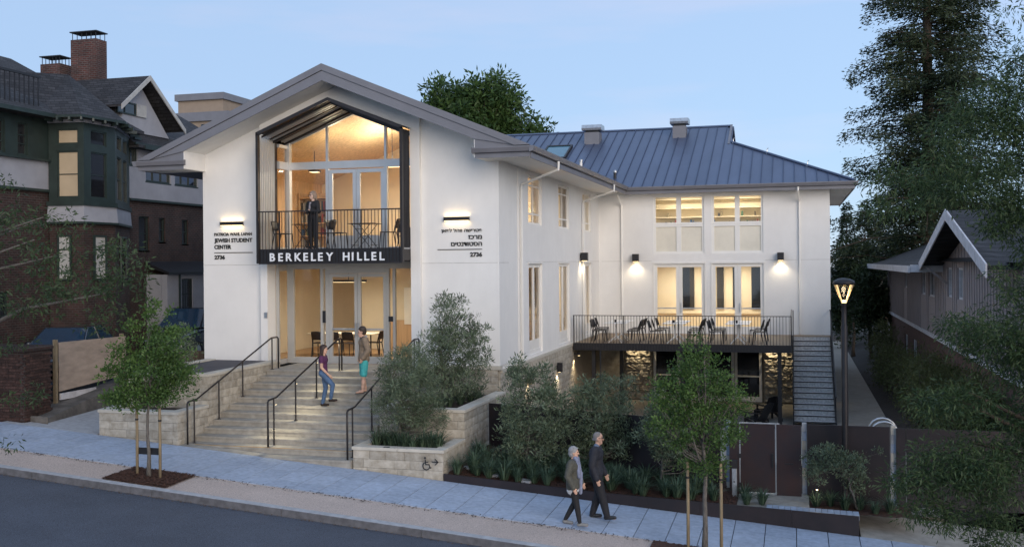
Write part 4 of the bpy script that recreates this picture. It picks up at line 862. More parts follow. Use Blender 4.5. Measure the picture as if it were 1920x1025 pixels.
for i in range(1, NS + 1):
    z = -R_ * i; y1 = SYT - T_ * (i - 1); y0 = y1 - T_
    m_ = MB().box(-.06, 1.33, y0, y1 + .02, z - .04, z); m_.box(-.055, 1.325, y1 - .004, y1 + .012, z + .0, z + R_ - .041, 0); m_.box(-.06, 1.33, y0 - .012, y0 - .001, z - .03, z + .004, 1); m_.build('stair_step', [sm, MAT['black']], ds)
f = lambda y: -(SYT - y) / T_ * R_
for X in (-.1, 1.335):
    MB().prism([(X, SYT + .1, .02), (X, SYT + .1, -.3), (X, SYB - .1, f(SYB) - .3), (X, SYB - .25, f(SYB) - .15), (X, SYB - .25, f(SYB) + .02)][::-1], (.04, 0, 0)).build('stringer', MAT['black'], ds)
    m_ = MB().prism([(X, SYT + .1, .98), (X, SYB - .2, f(SYB) + .88), (X, SYB - .2, f(SYB) + .93), (X, SYT + .1, 1.03)], (.04, 0, 0)); m_.build('handrail', MAT['black'], ds)
    for k in range(46):
        y = SYB - .1 + k * .11
        if y < SYT + .1: MB().box(X + .012, X + .028, y - .008, y + .008, f(y) - .1, f(y) + .93).build('picket', MAT['dark'], ds)
MB().box(1.335, 1.375, SYT + .1, YR - .02, 1.0, 1.03).build('landing_rail', MAT['black'], ds)
settle(ds, (.6, 37.3, -2.84))
# lower storey behind the deck
holes = [(2.4, 6.75, -2.7, -.35), (.25, 1.1, -2.8, -.5)]
scpart(wall_mb((X1, YR + .12), (.03, YR + .12), -2.85, -.03, [], (0, 1), .2), 'lower_wall', MAT['mortar'])
an = scpart(MB().box(-7, -6.99, YR + .2, YR + .21, -1, -.99), 'rock_pier', MAT['mortar'])
xa, xb = onY(1172, 700, YR).x, onY(1223, 700, YR).x
stone_face(an, (xa, YR + .1), (1, 0), xb - xa, -2.82, -.1, .30, (.4, .95), .10, ROUGHB, 41)
xc, xd = onY(1432, 700, YR).x, -.05
stone_face(an, (xc, YR + .1), (1, 0), xd - xc, -2.82, -.1, .30, (.4, .8), .10, ROUGHB, 42)
stone_face(an, (X1 + .02, YR + .1), (1, 0), xa - X1 - .05, -2.82, -.1, .33, (.6, 1.1), .03, SMOOTHB, 43)
xs_ = [xb + .05 + (xc - .05 - xb - .05) * k / 4 for k in range(5)]
for a, b in zip(xs_, xs_[1:]):
    o = window(SC, (0, 0, 0), 0, b - a - .02, 2.5, (), (.42,), .11, .06, .08, 'stucco2', 'darkglass', name='garden_door', kick=.1); o.location = Vector((a, YR + .03, -2.8)) - SC.location
for k, X in enumerate(((xa + xb) / 2, (xc + xd) / 2 - .1)):
    t = thing('down_light', ('small round downlight under the deck at the wide rock pier', 'small round downlight under the deck at the narrow rock pier')[k], 'lamp', (X, YR - .28, -.23))
    MB().lathe([(.06, -.05), (.06, 0)], 12).build('housing', MAT['black'], t); MB().lathe([(.045, -.056), (.045, -.051)], 12).build('lens', MAT['warm'], t)
    lamp('down_light_source', 'SPOT', (0, 0, -.08), 38, (1, .80, .50), .03, parent=t, spot=math.radians(120), blend=.6)
t = thing('down_light', 'small cylinder downlight on the stone corner under the deck edge', 'lamp', (X1 + .25, 37.4, -.35))
MB().lathe([(.05, -.12), (.05, 0)], 12).build('housing', MAT['black'], t); lamp('down_light_source', 'SPOT', (-.02, 0, -.15), 40, (1, .78, .45), .03, parent=t, spot=math.radians(110), blend=.6); MB().lathe([(.04, -.126), (.04, -.121)], 12).build('lens', MAT['warm'], t); MB().box(-.2, -.04, -.03, .03, -.08, -.03).build('bracket', MAT['black'], t)
# ================================================================== furniture
def chair_parts(t, mat, bm=None):
    bm = bm or mat
    MB().prism([(-.21, -.22, .445), (.21, -.22, .445), (.22, .21, .455), (-.22, .21, .455)], (0, 0, .022)).build('seat', mat, t, bevel=.006)
    for sx in (-1, 1):
        MB().tube([(sx * .2, .19, .45), (sx * .215, .225, 0)], [.017, .013], 6).build('leg', mat, t)
        MB().tube([(sx * .2, -.19, .45), (sx * .215, -.27, 0)], [.018, .013], 6).build('leg', mat, t)
        MB().tube([(sx * .2, -.2, .45), (sx * .2, -.235, .62), (sx * .195, -.30, .83)], [.018, .016, .012], 6).build('back_post', mat, t)
    m_ = MB(); N = 6
    for k in range(3):
        pass
    rows_ = [(-.235, .56), (-.255, .66), (-.285, .77), (-.305, .84)]; vs = []
    for y, z in rows_:
        for i in range(N + 1): u = -1 + 2 * i / N; vs.append((u * .195, y - .035 * (1 - u * u), z + .012 * (1 - u * u)))
    L_ = len(vs); vs += [(a, b - .012, c_) for a, b, c_ in vs]; fs = []
    for j in range(3):
        for i in range(N): a = j * (N + 1) + i; fs.append((a, a + 1, a + N + 2, a + N + 1)); fs.append((L_ + a, L_ + a + N + 1, L_ + a + N + 2, L_ + a + 1))
    for i in range(N): a = 3 * (N + 1) + i; fs.append((a, a + 1, L_ + a + 1, L_ + a)); fs.append((i + 1, i, L_ + i, L_ + i + 1))
    m_.add(vs, fs).build('backrest', bm, t, smooth=True)
proto = {}
def chair(name, label, loc, rz, mat='black', group=None):
    if mat not in proto: t = thing(name, label, 'chair', loc, rz, group); chair_parts(t, MAT[mat]); proto[mat] = t; return t
    t = copy_tree(proto[mat]); t.name = name; t.location = loc; t.rotation_euler = (0, 0, rz); tag(t, label, 'chair', group)
    if not group and 'group' in t: del t['group']
    return t
rc = random.Random(8)
def deck_table(label, X, Y):
    t = thing('deck_table', label, 'table', (X, Y, 0), group=None)
    MB().box(-.43, .43, -.43, .43, .725, .748).build('table_top', MAT['white'], t, bevel=.006)
    MB().tube([(0, 0, .22), (0, 0, .725)], .032, 10).build('pedestal', MAT['white'], t)
    for q in range(4):
        a = q * PI / 2 + PI / 4; MB().tube([(.02 * math.cos(a), .02 * math.sin(a), .24), (.36 * math.cos(a), .36 * math.sin(a), .012)], [.022, .014], 6).build('leg', MAT['white'], t)
names = ('by the side door', 'at the middle tables', 'at the stair end')
for k, xpx in enumerate((1152, 1263, 1381)):
    Xc = onZ(xpx, 641, 0).x + .1
    for j, yy in enumerate((37.85, 39.15)):
        deck_table('white pedestal deck table %s, %s' % (names[k], ('at the railing', 'nearer the wall')[j]), Xc, yy)
    for sgn in (-1, 1):
        for m, yy in enumerate((37.65, 38.5, 39.45)):
            chair('cafe_chair', 'slim black cafe chair %s, facing the %s, %s' % (names[k], ('stairs', 'side wall')[sgn > 0], ('at the railing', 'middle of its row', 'nearest the wall')[m]), (Xc + sgn * (.66 + rc.uniform(-.08, .12)), yy + rc.uniform(-.08, .08), 0), (PI / 2 if sgn > 0 else -PI / 2) + rc.uniform(-.15, .15), group='black cafe chairs on the deck')
for k, X in enumerate((-6.55, -3.6, -1.55)):
    t = thing('candle_glass', 'small dark jar on the white deck table ' + names[k], 'jar', (onZ((1152, 1263, 1381)[k], 641, 0).x + .05, 38.0, .746)); MB().lathe([(.04, 0), (.045, .09), (.04, .11)], 10).build('jar', MAT['black'], t)
# balcony furniture
def bistro(label, X, Y, z, r):
    t = thing('bistro_table', label, 'table', (X, Y, z))
    MB().box(-r, r, -.32, .32, .72, .74).build('table_top', MAT['black'], t, bevel=.006)
    for sy in (-1, 1):
        MB().tube([(-r * .75, sy * .26, 0), (r * .7, sy * .26, .72)], .011, 6).build('leg', MAT['black'], t); MB().tube([(r * .75, sy * .26, 0), (-r * .7, sy * .26, .72)], .011, 6).build('leg', MAT['black'], t)
    for x_, z_ in ((-r * .72, .1), (r * .72, .1), (0, .37), (-r * .45, .58)): MB().tube([(x_, -.26, z_), (x_, .26, z_)], .009, 6).build('stretcher', MAT['black'], t)
ZB = 3.5
bistro('folding black bistro table next to the standing woman', -14.02, 27.5, ZB, .35); bistro('folding black bistro table before the balcony doors', -12.2, 27.6, ZB, .42)
for X, Y, rz, lb in ((-14.72, 27.35, -PI / 2, 'black cafe chair on the balcony beside the striped metal fins'), (-13.35, 27.3, PI / 2, 'black cafe chair on the balcony right behind the standing woman'), (-12.95, 27.35, -PI / 2, 'black cafe chair on the balcony facing the larger bistro table'), (-11.35, 27.4, PI / 2 + .15, 'black cafe chair at the right end of the balcony')):
    chair('cafe_chair', lb, (X, Y, ZB), rz)
# indoor furniture
def long_table(label, X, Y, z, l, wd, mat):
    t = thing('long_table', label, 'table', (X, Y, z)); MB().box(-l / 2, l / 2, -wd / 2, wd / 2, .72, .75).build('table_top', mat, t, bevel=.005)
    for sx in (-1, 1):
        for sy in (-1, 1): MB().tube([(sx * (l / 2 - .15), sy * (wd / 2 - .1), 0), (sx * (l / 2 - .15), sy * (wd / 2 - .1), .72)], .025, 6).build('leg', MAT['dark'], t)
long_table('long dark meeting table inside the upper hall', -11.1, 30.6, 3.45, 2.2, .9, MAT['dark'])
for X, Y, rz in ((-11.8, 29.95, 0), (-11.0, 29.95, 0.1), (-11.9, 31.3, PI), (-11.1, 31.3, PI), (-10.3, 31.3, PI)): chair('hall_chair', 'dark chair round the meeting table inside the upper hall', (X, Y, 3.45), rz, 'dark', group='chairs in the upper hall')
long_table('long cream table seen through the entrance glass', -14.5, 31.2, 0, 2.4, .9, MAT['cream'])
for X, Y, rz in ((-15.1, 30.55, 0), (-14.55, 30.5, .1), (-14.0, 30.55, -.1), (-13.4, 31.0, PI / 2)): chair('lobby_chair', 'grey chair at the long cream table behind the entrance glass', (X, Y, 0), rz, 'dark', group='chairs in the lobby')
def adirondack(label, loc, rz):
    t = thing('garden_chair', label, 'chair', loc, rz); m = MAT['black']
    for i in range(6): x_ = -.26 + i * .09; MB().hexa([(x_, -.25, .3), (x_ + .08, -.25, .3), (x_ + .08, -.23, .3), (x_, -.23, .3), (x_ - .0, -.58, .95 - abs(i - 2.5) * .02), (x_ + .08, -.58, .95 - abs(i - 2.5) * .02), (x_ + .08, -.56, .95 - abs(i - 2.5) * .02), (x_, -.56, .95 - abs(i - 2.5) * .02)]).build('back_slat', m, t)
    for i in range(5): y_ = .3 - i * .12; MB().box(-.27, .27, y_ - .1, y_, .38 - .09 * (i / 4) - .02, .38 - .09 * (i / 4)).build('seat_slat', m, t)
    for sx in (-1, 1):
        MB().box(sx * .3 - .03, sx * .3 + .03, .22, .28, 0, .56).build('leg', m, t); MB().box(sx * .34 - .07, sx * .34 + .07, -.42, .36, .56, .58).build('armrest', m, t)
        MB().prism([(sx * .28, .3, .28), (sx * .28, .3, .38), (sx * .28, -.55, .12), (sx * .28, -.6, .0)], (.02, 0, 0)).build('side_rail', m, t)
adirondack('black slatted lounge chair under the deck beside the steel post', (-1.35, 36.6, -2.84), 1.0); adirondack('black slatted lounge chair under the deck half hidden by the maple', (-2.5, 36.7, -2.84), -1.2); adirondack('black slatted lounge chair deeper in the shade under the deck', (-1.0, 38.6, -2.84), .5)
# ================================================================== plants
def quads(name, co, tint, mat, parent, vpf=4):
    n = len(co) // vpf; me = bpy.data.meshes.new(name); me.vertices.add(n * vpf); me.vertices.foreach_set('co', co.astype(np.float32).ravel())
    me.loops.add(n * vpf); me.loops.foreach_set('vertex_index', np.arange(n * vpf, dtype=np.int32)); me.polygons.add(n); me.polygons.foreach_set('loop_start', np.arange(0, n * vpf, vpf, dtype=np.int32))
    try: me.polygons.foreach_set('loop_total', np.full(n, vpf, dtype=np.int32))
    except Exception: pass
    me.update(calc_edges=True); a = me.attributes.new('tint', 'FLOAT', 'FACE'); a.data.foreach_set('value', tint.astype(np.float32)); me.materials.append(mat)
    return child(name, me, parent)
def leaves(P, D, L, Wd, rng, droop=0.):
    """rhombic leaves: base P, direction D, length L, width Wd (arrays)"""
    n = len(P); D = D + rng.normal(0, .001, D.shape); D[:, 2] -= droop; D /= np.linalg.norm(D, axis=1, keepdims=True)
    R = rng.normal(0, 1, (n, 3)); Sd = np.cross(D, R); Sd /= np.linalg.norm(Sd, axis=1, keepdims=True) + 1e-9
    L = L[:, None]; Wd = Wd[:, None]; mid = P + D * L * .45
    return np.stack([P, mid + Sd * Wd / 2, P + D * L, mid - Sd * Wd / 2], 1).reshape(-1, 3)
def clumps_in(ell, n, rng, shell=.55):
    """random clump centres filling ellipsoids [(cx,cy,cz,rx,ry,rz)], pushed towards the surface"""
    vol = np.array([e[3] * e[4] * e[5] for e in ell]) ** .8; idx = rng.choice(len(ell), n, p=vol / vol.sum()); E = np.array(ell)[idx]
    d = rng.normal(0, 1, (n, 3)); d /= np.linalg.norm(d, axis=1, keepdims=True); r = rng.uniform(shell ** 3, 1, n) ** (1 / 3)
    return E[:, :3] + d * r[:, None] * E[:, 3:]
def crown(ctr, rad, per, lsize, asp, rng, droop=0., up=.3, outc=None, spread=1., flat=.75):
    """leaf sprays round the clump centres; returns coords and tint"""
    n = len(ctr); k = np.repeat(np.arange(n), per); off = rng.normal(0, .5, (n * per, 3)); ln = np.linalg.norm(off, axis=1, keepdims=True); off = off / np.maximum(ln, 1) * 1.
    P = ctr[k] + off * rad[k][:, None] * np.array([1, 1, flat]); D = off + rng.normal(0, .6, off.shape) * spread; D[:, 2] += up
    L = lsize * rng.uniform(.6, 1.3, n * per); tc = rng.uniform(.0, 1, n)
    tint = np.clip(.6 * tc[k] + .4 * rng.uniform(0, 1, n * per), 0, 1)
    return leaves(P, D, L, L * asp, rng, droop), tint
def limbs(mb, base, top, r0, ctr, rng, n=14, r1=None, zlo=.25, bend=.15):
    base, top = Vector(base), Vector(top); pts = [base.lerp(top, q) + Vector((rng.normal(0, .012), rng.normal(0, .012), 0)) * (top - base).length * (1 if 0 < q < 1 else 0) for q in np.linspace(0, 1, 8)]
    rs_ = [r0 * (1 - .82 * q) for q in np.linspace(0, 1, 8)]; rs_[0] *= 1.25; mb.tube(pts, rs_, 9)
    idx = rng.choice(len(ctr), min(n, len(ctr)), replace=False); H = (top - base).length
    for i in idx:
        c_ = Vector(ctr[i]); q = max(zlo, min(.95, ((c_ - base).dot((top - base)) / H ** 2) - .12 - rng.uniform(0, .15))); a = base.lerp(top, q); ra = r0 * (1 - .82 * q) * .6
        m = a.lerp(c_, .5) + Vector((0, 0, -(c_ - a).length * bend)); mb.tube([a, a.lerp(m, .6), m, c_], [ra, ra * .7, ra * .5, ra * .2], 6)
    return mb
LM = dict(olive=leafmat('olive_leaf', (.034, .052, .028), (.235, .30, .19), .3, .45), maple=leafmat('maple_leaf', (.03, .07, .02), (.12, .21, .055), .32), fine=leafmat('fine_leaf', (.022, .045, .018), (.075, .12, .045), .3),
          redwood=leafmat('redwood_leaf', (.012, .026, .013), (.060, .082, .038), .22), dark=leafmat('evergreen_leaf', (.012, .022, .010), (.045, .075, .028), .2), walnut=leafmat('walnut_leaf', (.02, .05, .015), (.085, .15, .04), .3),
          strap=leafmat('strap_leaf', (.028, .058, .034), (.12, .18, .115), .25), bamboo=leafmat('bamboo_leaf', (.045, .062, .022), (.15, .17, .065), .35), over=leafmat('street_tree_leaf', (.020, .042, .020), (.075, .115, .05), .35), conif=leafmat('feathery_leaf', (.022, .05, .022), (.075, .12, .048), .35))
def plant(name, label, cat, base, top, r0, ell, nclump, crad, per, lsize, asp, lm, seed, barkm='bark', nl=14, droop=0., up=.3, group=None, shell=.55, zlo=.25, bend=.15, spread=1.):
    rng = np.random.default_rng(seed); base = Vector(base); t = thing(name, label, cat, base, group=group)
    ctr = clumps_in(ell, nclump, rng, shell); rad = crad * rng.uniform(.6, 1.3, nclump)
    co, ti = crown(ctr, rad, per, lsize, asp, rng, droop, up, spread=spread)
    mb = limbs(MB(), (0, 0, 0), Vector(top) - base, r0, ctr - np.array(base), rng, nl, zlo=zlo, bend=bend); mb.build('trunk', MAT[barkm], t, smooth=True)
    o = quads('crown', co - np.array(base), ti, LM[lm], t); return t
E3 = lambda p, rx, ry, rz: (p[0], p[1], p[2], rx, ry, rz)
def ellpx(lst, w):           # ellipsoids from (px, py, radius px, radius py), at w metres along the view axis
    r = []
    for x, y, a, b, *dw in lst:
        ww = w + (dw[0] if dw else 0); p = atw(x, y, ww); k = ww / F; r.append((p[0], p[1], p[2], a * k, a * k, b * k))
    return r
def wof(p): return -p[0] * _s + p[1] * _c
# --- the two staked street trees
def stakes(X, Y, dx, label, h):
    for s_, nm in ((-1, 'left'), (1, 'right')):
        t = thing('tree_stake', 'round timber tree stake %s, %s' % (label, nm + ' of the trunk'), 'stake', (X + s_ * dx, Y - .03 * s_, zs(X, Y)))
        MB().tube([(0, 0, -.1), (.005, 0, h * .5), (0, 0, h)], [.033, .032, .03], 8).build('pole', MAT['wood'], t, smooth=True)
        MB().lathe([(.036, h - .32), (.038, h - .28)], 8).build('tie_band', MAT['black'], t)
TX, TY = -13.64, 19.19; tb = (TX, TY, zs(TX, TY)); wt = wof(tb)
plant('street_tree', 'bushy green sapling between two stakes beside the left planter', 'tree', tb, (TX + .05, TY, 1.6), .045, ellpx([(280, 710, 62, 46), (300, 645, 40, 48), (262, 745, 55, 26), (328, 715, 38, 46), (284, 592, 14, 34), (215, 748, 36, 14), (347, 640, 18, 40), (232, 680, 34, 34), (252, 632, 18, 36), (318, 605, 12, 30), (200, 700, 18, 14)], wt), 330, .16, 36, .075, .5, 'maple', 21, 'barkgrey', 40, up=.5, shell=.25, zlo=.5)
stakes(TX, TY, .31, 'beside the bushy sapling', 1.55)
tag(MB().box(TX - .3, TX + .29, TY + .04, TY + .055, -.62, -.47).build('tree_tie', MAT['black']), 'dark rubber strap tied between the two sapling stakes', 'strap').location = (0, 0, -.46)
p = onY(1321, 1000, 19.3); TX2, TY2 = p.x, 19.3; tb = (TX2, TY2, zs(TX2, TY2)); wt = wof(tb)
plant('street_tree', 'tall green maple with two stakes in front of the garden fence', 'tree', tb, (TX2 + .02, TY2, 1.25), .055, ellpx([(1308, 725, 50, 60), (1325, 800, 66, 44), (1268, 780, 36, 60), (1362, 735, 30, 38), (1303, 668, 24, 34), (1388, 748, 18, 36), (1325, 872, 48, 24), (1240, 735, 20, 34), (1382, 812, 26, 16), (1335, 690, 22, 30), (1278, 700, 20, 40), (1230, 800, 18, 24)], wt), 300, .15, 44, .06, .5, 'maple', 22, 'barkgrey', 50, up=.35, shell=.2, zlo=.45)
stakes(TX2, TY2, .31, 'beside the tall maple', 1.75)
# --- olives and shrubs
O1, O2, O3 = (tuple(onZ(992, 884, -1.93)), tuple(onZ(1118, 884, -2.03)), (-2.95, 23.15, -2.13))
plant('olive_tree', 'grey-green olive tree in the upper stone planter at the building corner', 'tree', (-9.0, 25.2, -.68), (-9.0, 25.2, 1.5), .05, ellpx([(850, 640, 52, 50), (845, 590, 36, 40), (880, 660, 40, 45), (815, 660, 40, 40), (850, 715, 66, 36), (830, 570, 14, 22), (895, 620, 22, 26)], wof((-9, 25.2))), 380, .16, 38, .10, .22, 'olive', 31, 'barkgrey', 60, up=.6, shell=.2, spread=.7)
plant('olive_shrub', 'wispy grey olive shrub in the low stone planter by the steps', 'shrub', (-9.2, 22.9, -1.37), (-9.2, 22.9, .2), .05, ellpx([(765, 735, 60, 68), (755, 690, 48, 44), (800, 765, 42, 50), (732, 765, 38, 50), (775, 675, 34, 30)], wof((-9.2, 22.9))), 400, .15, 46, .09, .17, 'olive', 32, 'barkgrey', 90, up=.2, shell=.15, spread=.8)
plant('olive_shrub', 'large dark olive bush against the steel fence beside the stone wall', 'shrub', O1, (O1[0], O1[1], -.2), .05, ellpx([(995, 760, 55, 80), (975, 710, 30, 45), (1015, 715, 30, 45), (990, 830, 60, 50), (1035, 790, 40, 60), (960, 800, 28, 45)], wof(O1)), 330, .15, 36, .10, .24, 'olive', 33, 'barkgrey', 60, up=.5, shell=.2, spread=.8)
plant('olive_shrub', 'sprawling pale olive bush behind the walking couple', 'shrub', O2, (O2[0], O2[1], -.4), .05, ellpx([(1110, 770, 60, 60), (1150, 740, 50, 40), (1080, 740, 36, 40), (1140, 820, 55, 50), (1095, 840, 45, 50), (1165, 800, 36, 45)], wof(O2)), 300, .15, 34, .105, .22, 'olive', 34, 'barkgrey', 60, up=.4, shell=.2, spread=.9)
plant('olive_shrub', 'round grey-green bush partly behind the staked maple', 'shrub', O3, (O3[0], O3[1], -.8), .04, ellpx([(1250, 800, 48, 60), (1230, 760, 30, 35), (1270, 840, 48, 45), (1225, 820, 28, 40)], wof(O3)), 230, .14, 36, .09, .27, 'olive', 35, 'barkgrey', 40, up=.4, shell=.2)
plant('gnarled_shrub', 'leaning shrub with bare crooked stems before the blue-black fence', 'shrub', (1.25, 22.85, -2.28), (.95, 22.9, -1.3), .03, ellpx([(1555, 860, 40, 28), (1590, 870, 36, 24), (1535, 885, 26, 24), (1612, 905, 22, 22), (1640, 845, 16, 8)], wof((1.0, 22.9))), 150, .12, 24, .07, .4, 'olive', 36, 'barkgrey', 40, up=.4, shell=.3, zlo=.3, bend=-.1)
plant('planter_shrub', 'twiggy dull green shrub in the left planter behind the sapling', 'shrub', (-15.9, 22.8, -.7), (-15.8, 22.9, .6), .04, ellpx([(335, 650, 32, 45), (345, 690, 30, 40), (310, 690, 34, 40), (350, 640, 18, 30)], wof((-15.9, 22.8))), 180, .17, 24, .06, .35, 'olive', 37, 'barkgrey', 40, up=.5, shell=.2)
# --- strappy clumps
def strap_mesh(seed, n, h):
    r = np.random.default_rng(seed); co = []
    for i in range(n):
        a = r.uniform(0, 2 * PI); lean = r.uniform(.15, 1.0); l = h * r.uniform(.6, 1.15); d = np.array([math.cos(a), math.sin(a), 0]); s = np.array([-math.sin(a), math.cos(a), 0]) * .011
        b = d * r.uniform(0, .07); p = [b, b + d * l * lean * .3 + np.array([0, 0, l * .5]), b + d * l * lean + np.array([0, 0, l * (1 - lean * .45)])]
        co += [p[0] - s, p[0] + s, p[1] + s * .9, p[1] - s * .9, p[1] - s * .9, p[1] + s * .9, p[2] + s * .1, p[2] - s * .1]
    n2 = len(co) // 4; return np.array(co), np.repeat(r.uniform(0, 1, n), 2)
SMESH = []
for k in range(5):
    co, ti = strap_mesh(k, 90, .46); o = quads('leaf_blades', co, ti, LM['strap'], None); SMESH.append(o.data); bpy.data.objects.remove(o)
def clump(label, p, s, k, group):
    t = thing('strap_plant', label, 'plant', p, rc.uniform(0, 6), group); o = child('leaf_blades', SMESH[k % 5], t); o.scale = (s, s, s * rc.uniform(.85, 1.15)); return t
k = 0
for row, (yy, st_) in enumerate(((22.36, .36), (22.7, .36), (23.06, .38), (23.45, .4), (23.9, .45), (24.35, .5))):
    x = -7.5 + row * .2 % .4
    while x < -1.55 and yy < fy(x) - .2:
        k += 1; X = x + rc.uniform(-.12, .12); Y = yy + rc.uniform(-.12, .12)
        if rc.random() < .86: clump('strappy green clump planted in the mulch along the steel edge', (X, Y, bedz(X, Y) - .01), rc.uniform(.8, 1.25), k, 'strappy clumps in the garden bed')
        x += st_
for X, Y, z in ((-1.05, 22.45, -2.23), (-.72, 22.5, -2.23), (-1.1, 22.9, -2.21)): k += 1; clump('strappy green clump on the pale pad before the rust brown gate', (X, Y, z), .85, k, 'strappy clumps at the gate')
for i in range(9): k += 1; clump('strappy clump of green blades in the low planter with wheelchair symbol', (-9.75 + i * .2, 22.5 + rc.uniform(-.08, .25), -1.38), rc.uniform(.95, 1.25), k, 'strappy clumps in the low planter')
for i in range(6): k += 1; clump('strappy clump of green blades under the olive tree in the upper planter', (-8.9 + i * .13, 24.1 + i * .4 + rc.uniform(-.1, .1), -.68), rc.uniform(.8, 1.05), k, 'strappy clumps in the upper planter')
for i in range(6): k += 1; clump('strappy clump in the shrub bed around the small path light', (.4 + i * .3, 22.7 + rc.uniform(-.12, .35), -2.28 - .01 * i), rc.uniform(.7, .95), k, 'strappy clumps in the shrub bed')
for X, Y, rz in ((-6.75, 22.55, .2), (-7.45, 23.0, .6), (-5.95, 22.35, -.3)):
    tag(MB().box(-.17, .17, -.13, .13, -.04, .03).build('stepping_stone', MAT['curb'], None, bevel=.02), 'flat grey stepping stone in the mulch among strappy clumps', 'stone', 'stepping stones in the bed'); o = bpy.data.objects[[n_.name for n_ in bpy.data.objects if n_.name.startswith('stepping_stone')][-1]]; o.location = (X, Y, bedz(X, Y) + .02); o.rotation_euler = (0, 0, rz)
# --- trees behind
p = atw(905, 330, 72); bT = (p.x, p.y, -1)
plant('background_tree', 'broad leafy green tree rising behind the metal roof', 'tree', bT, (p.x, p.y, 13), .35, ellpx([(850, 195, 48, 38), (915, 180, 58, 44), (945, 215, 40, 45), (880, 230, 70, 45), (825, 180, 28, 26), (960, 250, 40, 28), (1005, 235, 15, 22), (1015, 250, 18, 12), (890, 280, 90, 40)], 72), 520, .75, 40, .42, .32, 'walnut', 41, nl=60, up=.0, shell=.45)
def conifer(name, label, base, H, R, seed, nwh, per, ls, lm='redwood', top=0.03, zmin=.08):
    rng = np.random.default_rng(seed); t = thing(name, label, 'tree', base); mb = MB(); pts = [(0, 0, H * q) for q in np.linspace(0, 1, 10)]; mb.tube(pts, [H * .016 * (1 - .93 * q) for q in np.linspace(0, 1, 10)], 9)
    PP, DD, TT = [], [], []
    for i in range(nwh):
        z = H * (zmin + (1 - zmin) * (i + rng.uniform(0, 1)) / nwh); q = z / H; r = R * (1 - q) ** .6 * rng.uniform(.72, 1.15) + top * H * .3
        for j in range(rng.integers(4, 7)):
            a = rng.uniform(0, 2 * PI); d = np.array([math.cos(a), math.sin(a), 0]); lat = np.array([-d[1], d[0], 0]); rr_ = r * rng.uniform(.5, 1.12); s0 = np.array([0, 0, z]); e = s0 + d * rr_ + np.array([0, 0, rr_ * rng.uniform(-.28, .12)])
            mid = (s0 + e) / 2 + np.array([0, 0, rr_ * .07]); mb.tube([s0, mid, e], [.0027 * H * (1 - q) + .02, .03, .01], 5, cap=False)
            n = int(per * rr_) + 12; f_ = rng.uniform(.12, 1, n) ** .8; sd_ = rng.normal(0, .5, n) * (.2 * rr_ * (1.2 - f_) + .22)
            P = s0 * ((1 - f_) ** 2)[:, None] + 2 * mid * (f_ * (1 - f_))[:, None] + e * (f_ ** 2)[:, None] + lat * sd_[:, None]; P[:, 2] += rng.normal(0, .2 if H > 20 else .1, n) - np.abs(sd_) * .35 - rng.exponential(.12, n)
            D = d * rng.uniform(.2, 1, n)[:, None] + lat * (np.sign(sd_) * rng.uniform(.2, 1, n))[:, None] + rng.normal(0, .3, (n, 3)); PP.append(P); DD.append(D); TT.append(np.clip(.55 * rng.uniform() + .45 * rng.uniform(0, 1, n), 0, 1))
    mb.build('trunk', MAT['bark'], t, smooth=True); PP = np.concatenate(PP); DD = np.concatenate(DD); TT = np.concatenate(TT); L = ls * rng.uniform(.6, 1.3, len(PP))
    quads('crown', leaves(PP, DD, L, L * .3, rng, .25), TT, LM[lm], t); return t
p = atw(1742, 480, 58); conifer('redwood_tree', 'towering dark redwood behind the grey gabled house', (p.x, p.y, -1.5), 31, 6.1, 51, 92, 92, .24)
for k, (x_, w_, H, R, lb) in enumerate(((1588, 70, 9.0, 1.4, 'slender dark conifer just right of the white wing'), (1622, 74, 9.3, 2.0, 'pointed dark conifer between the white wing and the redwood'), (1660, 78, 9.0, 2.6, 'wide dark conifer behind the low porch roof'))):
    p = atw(x_, 480, w_); conifer('dark_conifer', lb, (p.x, p.y, -2), H, R, 60 + k, 30, 60, .24, 'dark')
for k, (x_, y_, w_, a, b, lb) in enumerate(((1600, 500, 60, 38, 62, 'dense dark shrub at the end of the side path'), (1632, 545, 56, 34, 60, 'dense leafy shrub beside the house at the path end'), (1580, 560, 66, 20, 60, 'dark hedge tree showing just beside the white corner'))):
    p = atw(x_, 640, w_); plant('hedge_shrub', lb, 'shrub', (p.x, p.y, -2.8), (p.x, p.y, 1), .12, ellpx([(x_, y_, a, b), (x_ + 8, y_ + 50, a, b * .7), (x_ - 6, y_ + 20, a * .8, b * .8)], w_), 150, .55, 34, .22, .4, 'dark', 70 + k, nl=20, shell=.4)
# --- shrubs along the path on the right
rb2 = random.Random(4)
for k in range(9):
    Y = 27.5 + k * 3.0; X = 3.75 + rb2.uniform(-.1, .35); z = -2.6
    h = rb2.uniform(1.9, 2.7)
    plant('bamboo_shrub', 'feathery olive green shrub in the hedge row beside the side path', 'shrub', (X, Y, z), (X, Y, z + h), .03, [(X, Y, z + h * .55, .62, .95, h * .55), (X + .2, Y + .8, z + h * .5, .6, .8, h * .5), (X + .3, Y - .5, z + h * .7, .5, .6, h * .4)], 120, .3, 22, .13, .22, 'bamboo', 80 + k, nl=30, up=.4, shell=.3, group='shrubs beside the side path')
for k in range(7):
    Y = 26 + k * 2.3; X = 5.2 + rb2.uniform(-.3, .6)
    plant('bank_shrub', 'loose dull green shrub on the bank below the grey house', 'shrub', (X - .4, Y, -2.3), (X - .4, Y, -.4), .03, [(X - .4, Y, -1.4, .7, 1.0, .9), (X - .3, Y + .8, -1.0, .5, .8, .8), (X - .35, Y - .6, -.7, .4, .5, .6)], 150, .28, 26, .14, .3, 'bamboo', 95 + k, nl=20, shell=.3, group='shrubs on the bank by the grey house')
